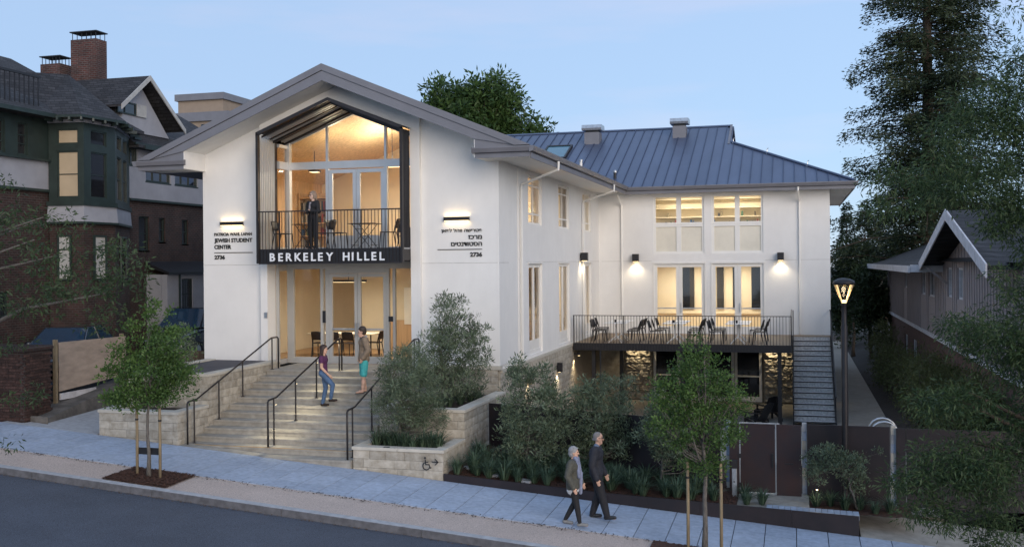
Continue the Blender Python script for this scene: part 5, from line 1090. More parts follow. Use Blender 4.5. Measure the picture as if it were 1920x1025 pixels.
# --- overhanging street trees whose trunks stand outside the frame
plant('overhanging_tree', 'feathery dark green tree overhanging the walkway in front of the grey house', 'tree', (6.6, 19.2, zs(6.6, 19.2)), (6.2, 19.3, 8.5), .2,
      ellpx([(1770, 260, 50, 45), (1800, 330, 95, 50), (1855, 210, 65, 80), (1900, 90, 26, 80), (1690, 385, 45, 22), (1870, 400, 55, 40), (1895, 560, 40, 70), (1820, 620, 70, 26), (1880, 650, 55, 50), (1800, 760, 75, 34), (1850, 880, 85, 70), (1775, 875, 75, 42), (1705, 905, 45, 34), (1745, 965, 50, 30), (1870, 985, 60, 40), (1665, 335, 34, 18), (2000, 300, 120, 250), (2000, 700, 120, 250)], 16.3), 1100, .26, 76, .10, .2, 'conif', 111, 'bark', 16, up=-.1, shell=.1, droop=.2, zlo=.1, spread=.6, bend=-.06)
plant('overhanging_tree', 'sparse leafy tree whose thin branches cross in front of the brick mansion', 'tree', (-19.1, 19.1, zs(-19.1, 19.1)), (-18.9, 19.2, 7), .16,
      ellpx([(90, 480, 70, 40), (160, 530, 80, 30), (225, 480, 60, 40), (60, 560, 80, 40), (250, 545, 50, 45), (200, 600, 40, 26), (40, 420, 50, 40), (20, 345, 25, 14), (30, 640, 40, 20), (-90, 450, 100, 160), (120, 420, 60, 20), (25, 825, 24, 26), (45, 745, 40, 22)], 22.4), 360, .22, 20, .12, .3, 'over', 112, 'barkgrey', 10, up=-.1, shell=.1, droop=.25, zlo=.15, spread=.8, bend=-.06)
# ================================================================== people
PM = {}
def pmat(n, c, r=.8, **k):
    if n not in PM: PM[n] = M(n, c, r, .16, 14., .5, 38., **k)
    return PM[n]
def capsule(mb, p0, r0, p1, r1, n=12, fl=1., fl_axis=1):
    p0, p1 = Vector(p0), Vector(p1); L = (p1 - p0).length; t = (p1 - p0) / L if L > 1e-6 else Vector((0, 0, 1)); pts, rs_ = [], []
    for a in (-80, -50, -20): q = math.radians(a); pts.append(p0 + t * r0 * math.sin(q)); rs_.append(r0 * math.cos(q))
    pts.append(p0.lerp(p1, .5)); rs_.append((r0 + r1) / 2)
    for a in (20, 50, 80): q = math.radians(a); pts.append(p1 + t * r1 * math.sin(q)); rs_.append(r1 * math.cos(q))
    i0 = len(mb.v); mb.tube(pts, rs_, n)
    if fl != 1:
        c_ = (p0 + p1) / 2
        for i in range(i0, len(mb.v)):
            v = list(mb.v[i]); v[fl_axis] = c_[fl_axis] + (v[fl_axis] - c_[fl_axis]) * fl; mb.v[i] = tuple(v)
def remesh(mb, name, mat, parent, vox, sm=6):
    me = mb.mesh(name, mat); o = child(name, me, None); a = o.modifiers.new('r', 'REMESH'); a.mode = 'VOXEL'; a.voxel_size = vox
    b = o.modifiers.new('s', 'SMOOTH'); b.iterations = sm; b.factor = .5
    bpy.context.view_layer.update(); dg = bpy.context.evaluated_depsgraph_get(); m2 = bpy.data.meshes.new_from_object(o.evaluated_get(dg)); bpy.data.objects.remove(o)
    m2.name = name; m2.materials.clear(); m2.materials.append(mat); m2.polygons.foreach_set('use_smooth', [True] * len(m2.polygons)); return child(name, m2, parent)
def person(label, loc, rz, h, J, wear, hair, skin, shoes, extra=None, hairlong=0., bald=False, girth=1., glasses=False, arms_skin=True, legs_skin=False):
    """local frame: x right, y forward, z up, for a 1.75 m figure; J overrides joints"""
    k = h / 1.75
    D = dict(pel=(0, 0, .96), wai=(0, 0, 1.08), che=(0, 0, 1.28), nec=(0, 0, 1.47), hea=(0, .02, 1.62), face=(0, 1, 0), sl=(-.185, 0, 1.40), sr=(.185, 0, 1.40), el=(-.24, -.02, 1.12), er=(.24, -.02, 1.12), wl=(-.24, .06, .87), wr=(.24, .06, .87),
             hl=(-.095, 0, .93), hr=(.095, 0, .93), kl=(-.10, .02, .50), kr=(.10, .02, .50), al=(-.10, -.01, .09), ar=(.10, -.01, .09), tl=(-.12, .16, .035), tr=(.12, .16, .035))
    D.update(J); V = {a: Vector(b) for a, b in D.items()}; t = thing('person', label, 'person', loc, rz); g = girth
    def limb_set(mb, inf, part):
        if part == 'torso':
            capsule(mb, V['sl'] + Vector((.05, 0, -.02)), .068 * g + inf, V['sr'] + Vector((-.05, 0, -.02)), .068 * g + inf, fl=1.05)
            capsule(mb, V['che'] + Vector((-.06, 0, .04)), .115 * g + inf, V['che'] + Vector((.06, 0, .04)), .115 * g + inf, fl=.95); capsule(mb, V['che'], .125 * g + inf, V['wai'], .115 * g + inf, fl=.86); capsule(mb, V['wai'], .12 * g + inf, V['pel'], .13 * g + inf, fl=.88)
        if part == 'hips': capsule(mb, V['pel'] + Vector((-.06, 0, 0)), .115 * g + inf, V['pel'] + Vector((.06, 0, 0)), .115 * g + inf, fl=.95)
        for s_ in 'lr':
            if part == 'uarm': capsule(mb, V['s' + s_], .056 * g + inf, V['e' + s_], .043 * g + inf)
            if part == 'farm': capsule(mb, V['e' + s_], .043 * g + inf, V['w' + s_], .029 * g + inf)
            if part == 'thigh': capsule(mb, V['h' + s_], .088 * g + inf, V['k' + s_], .058 * g + inf)
            if part == 'shin': capsule(mb, V['k' + s_], .057 * g + inf, V['a' + s_].lerp(V['k' + s_], .45), .052 * g + inf); capsule(mb, V['a' + s_].lerp(V['k' + s_], .45), .052 * g + inf, V['a' + s_], .036 * g + inf)
    b = MB()
    for q in ('torso', 'hips', 'uarm', 'farm', 'thigh', 'shin'): limb_set(b, 0, q)
    capsule(b, V['nec'] - Vector((0, 0, .06)), .056, V['hea'] - Vector((0, 0, .06)), .05)
    fd_ = V['face'].normalized(); rt = fd_.cross(Vector((0, 0, 1))).normalized(); H = V['hea']
    b.ball(H + Vector((0, 0, .025)), .098, 14, sc=(.82, .98, 1.08)); capsule(b, H + fd_ * .02 + Vector((0, 0, -.03)), .07, H + fd_ * .05 + Vector((0, 0, -.085)), .04)
    capsule(b, H + fd_ * .085 + Vector((0, 0, .015)), .012, H + fd_ * .108 + Vector((0, 0, -.02)), .016)
    for s_ in (-1, 1): b.ball(H + rt * s_ * .083 + Vector((0, 0, -.0)), .024, 8, sc=(.5, .8, 1.2))
    for s_, sg in (('l', -1), ('r', 1)):
        w_, e_ = V['w' + s_], V['e' + s_]; d = (w_ - e_).normalized(); sd = d.orthogonal().normalized() if abs(d.z) < .2 else Vector((0, 1, 0)) - d * d.y; sd.normalize()
        nn = d.cross(sd); pc = w_ + d * .045; 
        for q in (-.022, 0, .022): capsule(b, w_ + sd * q * .6, .018, w_ + d * .085 + sd * q, .016)
        for i, (q, l) in enumerate(((-.03, .06), (-.011, .075), (.009, .07), (.028, .055))):
            a0 = w_ + d * .09 + sd * q; a1 = a0 + d * l * .55 + nn * -.006 * sg; a2 = a1 + d * l * .45 - nn * .018 * sg; capsule(b, a0, .010, a1, .009, 8); capsule(b, a1, .009, a2, .008, 8)
        capsule(b, w_ + d * .03 + sd * .028, .012, w_ + d * .075 + sd * .06, .010, 8)
    for s_ in 'lr': capsule(b, V['a' + s_] + Vector((0, 0, -.04)), .036, V['t' + s_], .03)
    sk_ = pmat('skin_' + label[:6] + str(int(skin[0] * 100)), skin, .6)
    remesh(b, 'body', sk_, t, .0095, 4)
    for nm, mat, parts, inf, cut in wear:
        m_ = MB()
        for q in parts: limb_set(m_, inf, q)
        if cut: cut(m_, V, capsule)
        remesh(m_, nm, mat, t, .012, 5)
    m_ = MB()
    for s_ in 'lr':
        a, tt = V['a' + s_], V['t' + s_]; dd = (tt - a); dd.z = 0; dd.normalize(); capsule(m_, a - dd * .03 + Vector((0, 0, -.045)), .042, tt + Vector((0, 0, .012)), .038); capsule(m_, a - dd * .02 + Vector((0, 0, -.05)), .04, a + Vector((0, 0, -.02)), .044)
    if shoes is not None:
        i0 = 0
        zmin = {}
        remesh(m_, 'shoes', shoes, t, .011, 3)
    else:
        m_ = MB()
        for s_ in 'lr': capsule(m_, V['a' + s_] + Vector((0, -.03, -.082)), .036, V['t' + s_] + Vector((0, .02, -.028)), .04, fl=.2, fl_axis=2)
        remesh(m_, 'sandals', pmat('sandal_dark', (.03, .02, .02)), t, .009, 2)
    if hair is not None:
        m_ = MB()
        if bald: capsule(m_, H + rt * -.085 - fd_ * .03 + Vector((0, 0, -.01)), .03, H - fd_ * .095 + Vector((0, 0, -.02)), .03); capsule(m_, H + rt * .085 - fd_ * .03 + Vector((0, 0, -.01)), .03, H - fd_ * .095 + Vector((0, 0, -.02)), .03); m_.ball(H - fd_ * .012 + Vector((0, 0, .048)), .098, 12, sc=(.85, .98, .9))
        else:
            m_.ball(H - fd_ * .022 + Vector((0, 0, .05)), .108, 14, sc=(.92, 1.0, .98)); m_.ball(H - fd_ * .05 + Vector((0, 0, -.01)), .09, 12, sc=(.98, .9, 1.1)); m_.ball(H + fd_ * .045 + Vector((0, 0, .095)), .05, 10, sc=(1.3, 1, .6))
            if hairlong:
                for q in (-.06, -.02, .02, .06): capsule(m_, H - fd_ * .05 + rt * q * 1.1, .05, H - fd_ * .085 + rt * q * 1.25 + Vector((0, 0, -hairlong)), .03)
                for s_ in (-1, 1): capsule(m_, H + rt * s_ * .075 + Vector((0, 0, .02)), .032, H + rt * s_ * .085 - fd_ * .01 + Vector((0, 0, -hairlong * .8)), .022)
        ho = remesh(m_, 'hair', hair, t, .0095, 2)
    ey = MB()
    for s_ in (-1, 1): ey.ball(H + fd_ * .088 + rt * s_ * .032 + Vector((0, 0, .02)), .011, 8)
    ey.build('eyes', pmat('eye_dark', (.02, .015, .012), .3), t)
    MB().ball(H + fd_ * .088 + Vector((0, 0, -.058)), .02, 8, sc=(1.1, .4 if abs(fd_.y) > .5 else 1.1, .22)).build('mouth', pmat('lips', (.3, .1, .09)), t)
    if glasses:
        m_ = MB()
        for s_ in (-1, 1): c0 = H + fd_ * .105 + rt * s_ * .034 + Vector((0, 0, .02)); m_.tube([c0 + (rt * math.cos(q) + Vector((0, 0, 1)) * math.sin(q)) * .026 for q in np.linspace(0, 2 * PI, 11)], .0035, 5); m_.tube([c0 + rt * s_ * .026, H + rt * s_ * .085 + Vector((0, 0, .02))], .003, 5)
        m_.build('glasses', MAT['black'], t)
    if extra: extra(t, V, k)
    for ch in t.children: ch.scale = (k, k, k)
    return t
denim = pmat('blue_denim', (.07, .13, .24)); blk = pmat('black_cloth', (.012, .012, .014)); navy = pmat('navy_wool', (.022, .024, .034))
SK = (.60, .37, .27)
# girl climbing the steps: facing right along the steps, one foot a step higher, looking at the man
person('long-haired young woman in purple top and jeans climbing the steps', (onZ(607, 762, -.725).x, onZ(607, 762, -.725).y, -RISE * 5), -PI / 2 + .15, 1.63,
       dict(kr=(.10, .30, .63), ar=(.10, .24, .09 + .145 / .93), tr=(.10, .40, .035 + .145 / .93), hr=(.09, .02, .94), kl=(-.10, .03, .50), al=(-.10, -.06, .09), tl=(-.10, .10, .035), er=(.23, .02, 1.13), wr=(.17, .20, .93), el=(-.22, -.06, 1.12), wl=(-.2, .04, .9), face=(.15, 1, .08)),
       [('blouse', pmat('purple_blouse', (.085, .02, .075)), ('torso',), .014, lambda m_, V, c_: [c_(m_, V['s' + s], .068, V['s' + s].lerp(V['e' + s], .4), .066) for s in 'lr']), ('jeans', denim, ('hips', 'thigh', 'shin'), .012, None)], pmat('dark_brown_hair', (.035, .017, .012), .5), SK, pmat('dark_slip_on', (.025, .015, .012)), hairlong=.3)
def bag(t, V, k):
    m_ = MB().tube([V['sl'] + Vector((.06, .1, .02)), V['sl'] + Vector((.06, .03, .085)), V['sl'] + Vector((.05, -.1, .02))], .02, 6); m_.build('backpack_strap', blk, t)
def hood(m_, V, c_):
    c_(m_, V['nec'] + Vector((-.07, -.05, -.0)), .045, V['nec'] + Vector((.07, -.05, -.0)), .045)
pm_ = onZ(683, 736, -RISE * 3)
person('young man in tan jacket and turquoise shorts standing on the steps', (pm_.x, pm_.y, -RISE * 3), PI / 2 + .55, 1.80,
       dict(hea=(0, .05, 1.60), face=(.1, 1, -.35), el=(-.25, -.08, 1.13), wl=(-.22, .05, .93), er=(.25, -.08, 1.13), wr=(.22, .05, .93), al=(-.12, .06, .09), tl=(-.16, .22, .035), ar=(.12, -.05, .09), tr=(.16, .1, .035)),
       [('jacket', pmat('tan_jacket', (.22, .165, .115)), ('torso', 'hips', 'uarm', 'farm'), .036, lambda m_, V, c_: c_(m_, V['pel'] + Vector((-.06, 0, -.06)), .15, V['pel'] + Vector((.06, 0, -.06)), .15)), ('hood', pmat('grey_hoodie', (.32, .32, .34)), (), .0, hood), ('shorts', pmat('turquoise_shorts', (.06, .40, .40)), ('thigh',), .034, lambda m_, V, c_: c_(m_, V['pel'] + Vector((-.06, 0, -.05)), .12, V['pel'] + Vector((.06, 0, -.05)), .12))], pmat('short_brown_hair', (.03, .018, .012), .5), SK, None, extra=bag)
# woman on the balcony, arms folded, turned towards the street
def shirt(t, V, k): 
    m_ = MB(); capsule(m_, (0.02, .095, 1.38), .05, (.05, .12, 1.16), .045, fl=.6); remesh(m_, 'shirt_front', pmat('grey_blouse', (.25, .23, .25)), t, .01, 3)
pw = onY(588, 466, 27.05)
person('smiling woman in black cardigan with folded arms on the balcony', (pw.x, 27.05, ZB), PI - .35, 1.68,
       dict(el=(-.25, .02, 1.12), wl=(.05, .20, 1.13), er=(.25, .02, 1.12), wr=(-.05, .23, 1.16), face=(.25, 1, 0)),
       [('cardigan', pmat('black_cardigan', (.012, .012, .015)), ('torso', 'hips', 'uarm', 'farm'), .02, None), ('trousers', blk, ('hips', 'thigh', 'shin'), .018, None)], pmat('ash_blonde_hair', (.24, .18, .14), .6), (.58, .40, .32), blk, extra=shirt, hairlong=.12, glasses=True)
# the couple on the pavement, walking to the right
c1 = onZ(1075, 984, -2.255); c2 = onZ(1112, 974, -2.265)
def scarf(t, V, k):
    m_ = MB(); capsule(m_, (-.06, .07, 1.50), .05, (.06, .07, 1.50), .05); capsule(m_, (-.06, .10, 1.48), .045, (-.08, .16, 1.15), .05, fl=.8); capsule(m_, (-.08, .16, 1.15), .05, (-.09, .15, .72), .045); capsule(m_, (.06, .1, 1.48), .04, (.07, .15, 1.1), .04); remesh(m_, 'scarf', pmat('blue_grey_scarf', (.20, .23, .34)), t, .012, 4)
person('grey-haired woman in olive jacket and long scarf walking on the sidewalk', (c1.x, c1.y, zs(c1.x, c1.y)), -PI / 2, 1.60,
       dict(kr=(.09, .1, .50), ar=(.08, .16, .1), tr=(.08, .32, .05), kl=(-.09, .02, .50), al=(-.09, -.20, .11), tl=(-.09, -.05, .035), er=(.26, -.06, 1.14), wr=(.26, .06, .90), el=(-.25, .02, 1.13), wl=(-.24, .14, .92), hea=(0, .03, 1.61)),
       [('jacket', pmat('olive_jacket', (.075, .075, .062)), ('torso', 'hips', 'uarm', 'farm'), .034, lambda m_, V, c_: c_(m_, V['pel'] + Vector((-.05, 0, -.08)), .15, V['pel'] + Vector((.05, 0, -.08)), .15)), ('shirt_hem', pmat('white_hem', (.6, .6, .6)), (), 0, lambda m_, V, c_: c_(m_, V['pel'] + Vector((-.05, 0, -.15)), .135, V['pel'] + Vector((.05, 0, -.15)), .135)), ('leggings', blk, ('hips', 'thigh', 'shin'), .008, None)],
       pmat('silver_hair', (.27, .27, .28), .7), SK, pmat('grey_sneaker', (.2, .2, .2)), extra=scarf, girth=1.05)
person('balding man in dark navy sweater walking beside the woman with scarf', (c2.x + .05, c2.y + .15, zs(c2.x, c2.y)), -PI / 2 + .05, 1.80,
       dict(kr=(.10, .12, .50), ar=(.10, .22, .1), tr=(.12, .38, .06), kl=(-.10, .03, .50), al=(-.10, -.10, .095), tl=(-.10, .06, .035), er=(.25, -.05, 1.13), wr=(.24, .04, .86), el=(-.24, .02, 1.12), wl=(-.23, .14, .88), hea=(0, .04, 1.62)),
       [('sweater', navy, ('torso', 'hips', 'uarm', 'farm'), .03, None), ('collar', pmat('blue_collar', (.13, .17, .25)), (), 0, lambda m_, V, c_: c_(m_, V['nec'] + Vector((-.02, .0, -.02)), .062, V['nec'] + Vector((.02, .01, -.0)), .062)), ('trousers', pmat('black_trousers', (.014, .014, .018)), ('hips', 'thigh', 'shin'), .026, None)],
       pmat('short_grey_hair', (.22, .20, .19), .8), SK, pmat('black_shoe', (.02, .02, .022), .5), bald=True, glasses=True, girth=1.08)
# ================================================================== brick mansion on the left
MX = -23.0
mn = thing('brick_mansion', 'old brick and stucco mansion with dark green bay window', 'building')
def yz(a, b, c_, d): p, q = onX(a, b, MX), onX(c_, d, MX); return (p.y, q.y, min(p.z, q.z), max(p.z, q.z))
U = lambda h: (h[0] - 20, h[1] - 20, h[2], h[3])
brk = [yz(260, 405, 280, 470), yz(298, 408, 310, 454), yz(341, 412, 353, 458), yz(111, 545, 149, 588), yz(180, 560, 215, 595), yz(0, 548, 16, 593)]
wall_mb((MX, 20), (MX, 40), -1.2, 5.45, [U(h) for h in brk], (-1, 0), .35).build('brick_wall', MAT['brick'], mn)
MB().box(MX - 14, MX - .351, 20, 20.3, -1.2, 5.45).build('brick_front_wall', MAT['brick'], mn)
wst = [yz(239, 272, 256, 311), (32.28, 33.82, 6.16, 6.9), (34.1, 35.64, 6.16, 6.9)]
wall_mb((MX + .05, 20), (MX + .05, 27.25), 5.45, 6.45, [], (-1, 0), .3).build('stucco_band', MAT['mstucco'], mn)
wall_mb((MX + .05, 31.2), (MX + .05, 40), 5.45, 7.45, [(h[0] - 31.2, h[1] - 31.2, h[2], h[3]) for h in wst], (-1, 0), .3).build('stucco_band', MAT['mstucco'], mn)
wl = [(25.88, 26.3, 6.5, 7.5), (24.3, 25.35, 6.5, 7.5)]
wall_mb((MX + .08, 20), (MX + .08, 27.25), 6.45, 8.0, [U(h) for h in wl], (-1, 0), .3).build('green_panel', MAT['green'], mn)
MB().box(MX + .051, MX + .2, 20, 27.2, 6.38, 6.45).box(MX + .051, MX + .13, 20, 27.2, 5.42, 5.5).box(MX + .051, MX + .13, 31.3, 40, 5.40, 5.48).box(MX + .35, MX + .42, 31.2, 40, 7.38, 7.46).build('string_course', MAT['green'], mn)
def mwin(h, x, rows=(.5,), gm='darkglass', nm='window', cols=()): 
    return window(mn, (x, h[0], h[2]), PI / 2, h[1] - h[0], h[3] - h[2], cols, rows, .05, .03, .08, 'green', gm, nm, sill=.06)
for h in brk: mwin(h, MX - .06)
for h in wst: mwin(h, MX + .0, (), 'glassref', cols=(.33, .66))
for h in wl: mwin(h, MX + .03, (.35, .62))
MB().box(MX - .6, MX - .45, 31, 36, 6.1, 7.2).build('curtain', MAT['trimlight'], mn)
# bay
P0, P1, P2, P3 = (MX + .1, 27.18), (-21.72, 27.36), (-21.72, 28.9), (MX + .1, 31.25)
bay = [P0, P1, P2, P3]
def bayring(off, z0, z1, mat, name, off1=None):
    off1 = off if off1 is None else off1; c_ = Vector((MX + .1, 29.2)); lo = [Vector(p) + (Vector(p) - c_).normalized() * off for p in bay]; hi = [Vector(p) + (Vector(p) - c_).normalized() * off1 for p in bay]
    m_ = MB(); n = 4; m_.add([(p.x, p.y, z0) for p in lo] + [(p.x, p.y, z1) for p in hi], [(i, i + 1, n + i + 1, n + i) for i in range(3)] + [(3, 2, 1, 0), (4, 5, 6, 7)]); return m_.build(name, mat, mn)
bayring(.12, 4.47, 4.98, MAT['mstucco'], 'bay_skirt', .05); bayring(.16, 4.4, 4.47, MAT['green'], 'bay_moulding'); bayring(.12, 4.98, 5.12, MAT['green'], 'bay_sill'); bayring(.06, 7.62, 7.78, MAT['mstucco'], 'bay_frieze')
bayring(-.02, -1.2, 4.4, MAT['brick'], 'bay_base'); bayring(0.0, 7.52, 7.62, MAT['green'], 'bay_head')
for a, b, wn_ in ((P0, P1, [(.24, .84)]), (P1, P2, [(.22, .72)]), (P2, P3, [(.12, .42), (.55, .8)])):
    A, B = Vector(a), Vector(b); L_ = (B - A).length; d = (B - A) / L_; nI = Vector((-d.y, d.x)); hs = [(q0 * L_, q1 * L_, z0, z1) for q0, q1 in wn_ for z0, z1 in ((5.25, 6.72), (6.95, 7.42))]
    wall_mb(a, b, 5.12, 7.52, hs, nI, .12).build('bay_wall', MAT['green'], mn)
    for h in hs:
        o = A + d * h[0] + nI * .03; window(mn, (o.x, o.y, h[2]), math.atan2(d.y, d.x), h[1] - h[0], h[3] - h[2], (), (.5,) if h[3] < 6.9 else (), .04, .03, .06, 'green', 'sunset_pane' if a == P0 else 'darkglass', 'bay_window')
    for z0, q0, q1 in ((2.6, .25, .65),):
        o = A + d * L_ * q0 - nI * .07; window(mn, (o.x, o.y, z0), math.atan2(d.y, d.x), L_ * (q1 - q0), 1.45, (), (.68,), .06, .04, .06, 'green', 'trimlight' if a != P2 else 'darkglass', 'bay_window')
MB().box(MX - .2, MX - .15, 27.4, 31, 5, 7.6).build('room_back', MAT['black'], mn)
# roofs
pk_ = onX(128, 140, -24.0); m_ = MB(); c_ = Vector((MX + .1, 29.2)); ev = [Vector(p) + (Vector(p) - c_).normalized() * .55 for p in bay]
ez = 7.80; vs = [(p.x, p.y, ez) for p in ev] + [tuple(pk_), (-25.2, 26.6, 9.4), (-25.2, 32.5, 9.4)]
m_.add(vs, [(0, 1, 4), (1, 2, 4), (2, 3, 4), (3, 6, 4), (5, 0, 4)]); m_.add([(p.x, p.y, ez - .08) for p in ev] + [(p.x, p.y, ez) for p in ev], [(3, 2, 1, 0), (0, 1, 5, 4), (1, 2, 6, 5), (2, 3, 7, 6)], 1)
br = m_.build('bay_roof', [MAT['shingle'], MAT['green']], mn)
for i in range(13):
    q = i / 12 * 3; j = min(2, int(q)); p = ev[j].lerp(ev[j + 1], q - j); d = (p - c_).normalized(); pp = p - d * .06
    MB().box(-.03, .03, -.2, .2, -.1, 0).build('rafter_tail', MAT['green'], br).matrix_local = Matrix.Translation((pp.x, pp.y, ez - .085)) @ Matrix.Rotation(math.atan2(d.y, d.x) - PI / 2, 4, 'Z')
rp1 = onX(0, 105, -28.0); rz_ = rp1.z
m_ = MB(); m_.prism([(MX + .7, 20, 7.82), (-28, 20, rz_), (-33, 20, 7.8), (-33, 20, 7.6), (MX + .7, 20, 7.72)][::-1], (0, 11.3, 0)); m_.prism([(MX + .5, 31.25, 7.36), (-28, 31.25, rz_ - .3), (-33, 31.25, 7.6), (-33, 31.25, 7.3), (MX + .5, 31.25, 7.28)][::-1], (0, 9, 0)); mroof = m_.build('main_roof', MAT['shingle'], mn)
MB().box(MX + .66, MX + .74, 20, 27.0, 7.7, 7.83).build('gutter', MAT['green'], mroof); MB().box(MX + .46, MX + .53, 31.6, 40, 7.25, 7.38).build('gutter', MAT['green'], mroof)
# dormer facing the driveway
DXf = -23.3; ap = onX(270, 147, DXf); lo_ = onX(216, 200, DXf); hi_ = onX(337, 248, DXf)
m_ = MB(); m_.prism([(DXf - .25, lo_.y + .35, 8.0), (DXf - .25, hi_.y - .35, 8.0), (DXf - .25, ap.y, ap.z - .12)], (-3, 0, 0)); dm = m_.build('dormer_wall', MAT['mstucco'], mn)
for e_, nm in ((lo_, 'l'), (hi_, 'r')):
    m_ = MB(); q = [(DXf + .25, e_.y, e_.z), (DXf + .25, ap.y, ap.z), (-27, ap.y, ap.z), (-27, e_.y, e_.z)]; m_.prism(q if nm == 'r' else q[::-1], (0, 0, .08)); m_.build('dormer_roof', MAT['shingle'], dm)
    m_ = MB(); q = [(DXf + .25, e_.y, e_.z - .1), (DXf + .25, ap.y, ap.z - .1), (DXf + .25, ap.y, ap.z + .09), (DXf + .25, e_.y, e_.z + .09)]; m_.prism(q if nm == 'l' else q[::-1], (.04, 0, 0)); m_.build('rake_board', MAT['trimlight'], dm)
h = (onX(229, 200, DXf).y, onX(264, 200, DXf).y, 8.6, 9.05); o = window(mn, (DXf - .19, h[0], h[2]), PI / 2, h[1] - h[0], h[3] - h[2], (.4,), (), .05, .05, .06, 'green', 'darkglass', 'dormer_window')
MB().box(DXf - .24, DXf - .18, h[1] + .02, h[1] + .6, 8.6, 9.05).build('shutter', MAT['trimlight'], dm)
# chimneys
def chimney(a, b, ytop, X, depth, zb, nm):
    q = onX(b, ytop, X); p = q.copy(); p.y -= .62; m_ = MB().box(X - depth, X, p.y, q.y, zb, p.z - .25); o = m_.build(nm, MAT['redbrick'], mn)
    MB().box(X - depth - .03, X + .03, p.y - .03, q.y + .03, p.z + .02, p.z + .06).build('cap_plate', MAT['black'], o)
    for xx in np.linspace(X - depth + .05, X - .05, 6):
        for yy in (p.y + .05, q.y - .05): MB().box(xx - .01, xx + .01, yy - .01, yy + .01, p.z - .25, p.z + .02).build('spark_screen', MAT['black'], o)
chimney(137, 200, 66, -25.6, 1.15, 7.5, 'chimney'); chimney(83, 133, 112, -27.2, .9, 8.5, 'chimney')
# balcony rail on the roof at the far left
m_ = MB()
for i in range(16): y = 23.6 + i * .2; m_.box(MX + .2, MX + .23, y, y + .03, 8.0, 8.95)
m_.box(MX + .18, MX + .25, 23.5, 26.7, 8.95, 9.02); m_.build('roof_railing', MAT['black'], mn)
# low stucco extension towards the driveway
ex = wall_mb((MX + .9, 32.3), (MX + .9, 40), -1.2, 2.72, [(h[0] - 32.3, h[1] - 32.3, h[2], h[3]) for h in ((32.95 + .25, 33.78 + .15, 1.4, 2.55), (34.9, 35.75, 1.35, 2.55))], (-1, 0), .25); ex.build('extension_wall', MAT['mstucco'], mn)
MB().box(MX + .02, MX + .64, 32.3, 32.5, -1.2, 2.72).build('extension_end', MAT['mstucco'], mn); MB().prism([(MX + .02, 32.2, 3.05), (MX + 1.05, 32.2, 2.72), (MX + 1.05, 32.2, 2.8), (MX + .02, 32.2, 3.2)], (0, 8, 0)).build('extension_roof', MAT['black'], mn)
for h in ((33.2, 33.93, 1.4, 2.55), (34.9, 35.75, 1.35, 2.55)):
    o = mwin(h, MX + .84, (.5,), 'darkglass')
    for i in range(5): MB().box(.1 + i * .14, .112 + i * .14, -.05, -.038, .05, h[3] - h[2] - .05).build('security_bar', MAT['black'], o)
MB().box(MX + .91, MX + .95, 33.0, 33.08, -1, 2.72).build('downpipe', MAT['green'], mn)
settle(mn, (-23, 29, -.6))
# brick gate pier, retaining wall, plywood hoarding, fence by the cars
pr = thing('brick_pier', 'weathered brick gate pier with a sloping cap at the driveway', 'pier', (-20.42, 22.68, -1.1))
MB().box(-.75, .85, -.45, .55, -.1, 1.9).build('core', MAT['brick'], pr); rbk = random.Random(2); bm1 = M('pier_brick', (.045, .024, .020), .9, .35, 9., .4, 60., obj=.5)
bmesh_ = MB().box(0, .2, -.008, .02, 0, .058).mesh('brick', bm1)
for r_ in range(25):
    z = -.05 + r_ * .076
    for i in range(8):
        x_ = -.75 + i * .21 + (.1 if r_ % 2 else 0)
        if x_ < .68 : child('brick', bmesh_, pr, Matrix.Translation((x_, -.46 - rbk.uniform(0, .006), z)))
    for i in range(5):
        y_ = -.45 + i * .21 + (.1 if r_ % 2 else 0)
        if y_ < .4: child('brick', bmesh_, pr, Matrix.Translation((.86 + rbk.uniform(0, .006), y_, z)) @ Matrix.Rotation(PI / 2, 4, 'Z'))
MB().box(-.82, .92, -.52, .62, 1.9, 2.02).build('cap', MAT['brick'], pr, bevel=.03)
rw = thing('retaining_wall', 'stained concrete retaining wall rising along the driveway', 'wall', (-19.3, 22.6, -1.2))
rcm = M('stained_concrete', lin((108, 104, 100)), .9, .25, 3., .5, 50., stain=.4)
MB().hexa([(-.9, -.1, -.6), (.3, -.1, -.6), (-.55, 6, -.6), (-.9, 6, -.6), (-.9, -.1, .25), (.2, -.1, .22), (-.6, 6, 1.0), (-.9, 6, 1.0)]).build('wall', rcm, rw)
MB().box(-.3, .28, -.16, -.11, -.5, .3).box(-.05, .33, -.2, -.165, -.5, .12).build('stone_face', rcm, rw, bevel=.03)
hp = thing('plywood_board', 'sheet of bare plywood on timber posts above the retaining wall', 'board', (-19.95, 23.95, -.5))
MB().hexa([(0, .05, .04), (.02, .05, .04), (.32, 2.6, .25), (.30, 2.6, .25), (0, .05, 1.42), (.02, .05, 1.42), (.32, 2.6, 1.42), (.30, 2.6, 1.42)]).build('sheet', MAT['ply'], hp)
for y_, x_ in ((.0, 0), (2.5, .3)): MB().box(x_ - .1, x_ - .01, y_ - .06, y_ + .04, -.4, 1.5).build('post', MAT['wood'], hp)
MB().box(-.02, .03, .1, 1.6, -.2, -.02).build('kicker', MAT['fascia'], hp)
wf = thing('timber_fence', 'short brown timber fence beside the student center corner', 'fence', (-18.9, 28.2, -1.2))
for i in range(9): MB().box(i * .15, i * .15 + .14, 0, .025, 0, 1.55).build('fence_board', M('fence_brown', (.09, .06, .04), .9, .2, 8., stretch=(4, 4, .5)) if i == 0 else bpy.data.materials['fence_brown'], wf)
MB().box(0, 1.35, .025, .07, 1.2, 1.3).build('rail', bpy.data.materials['fence_brown'], wf)
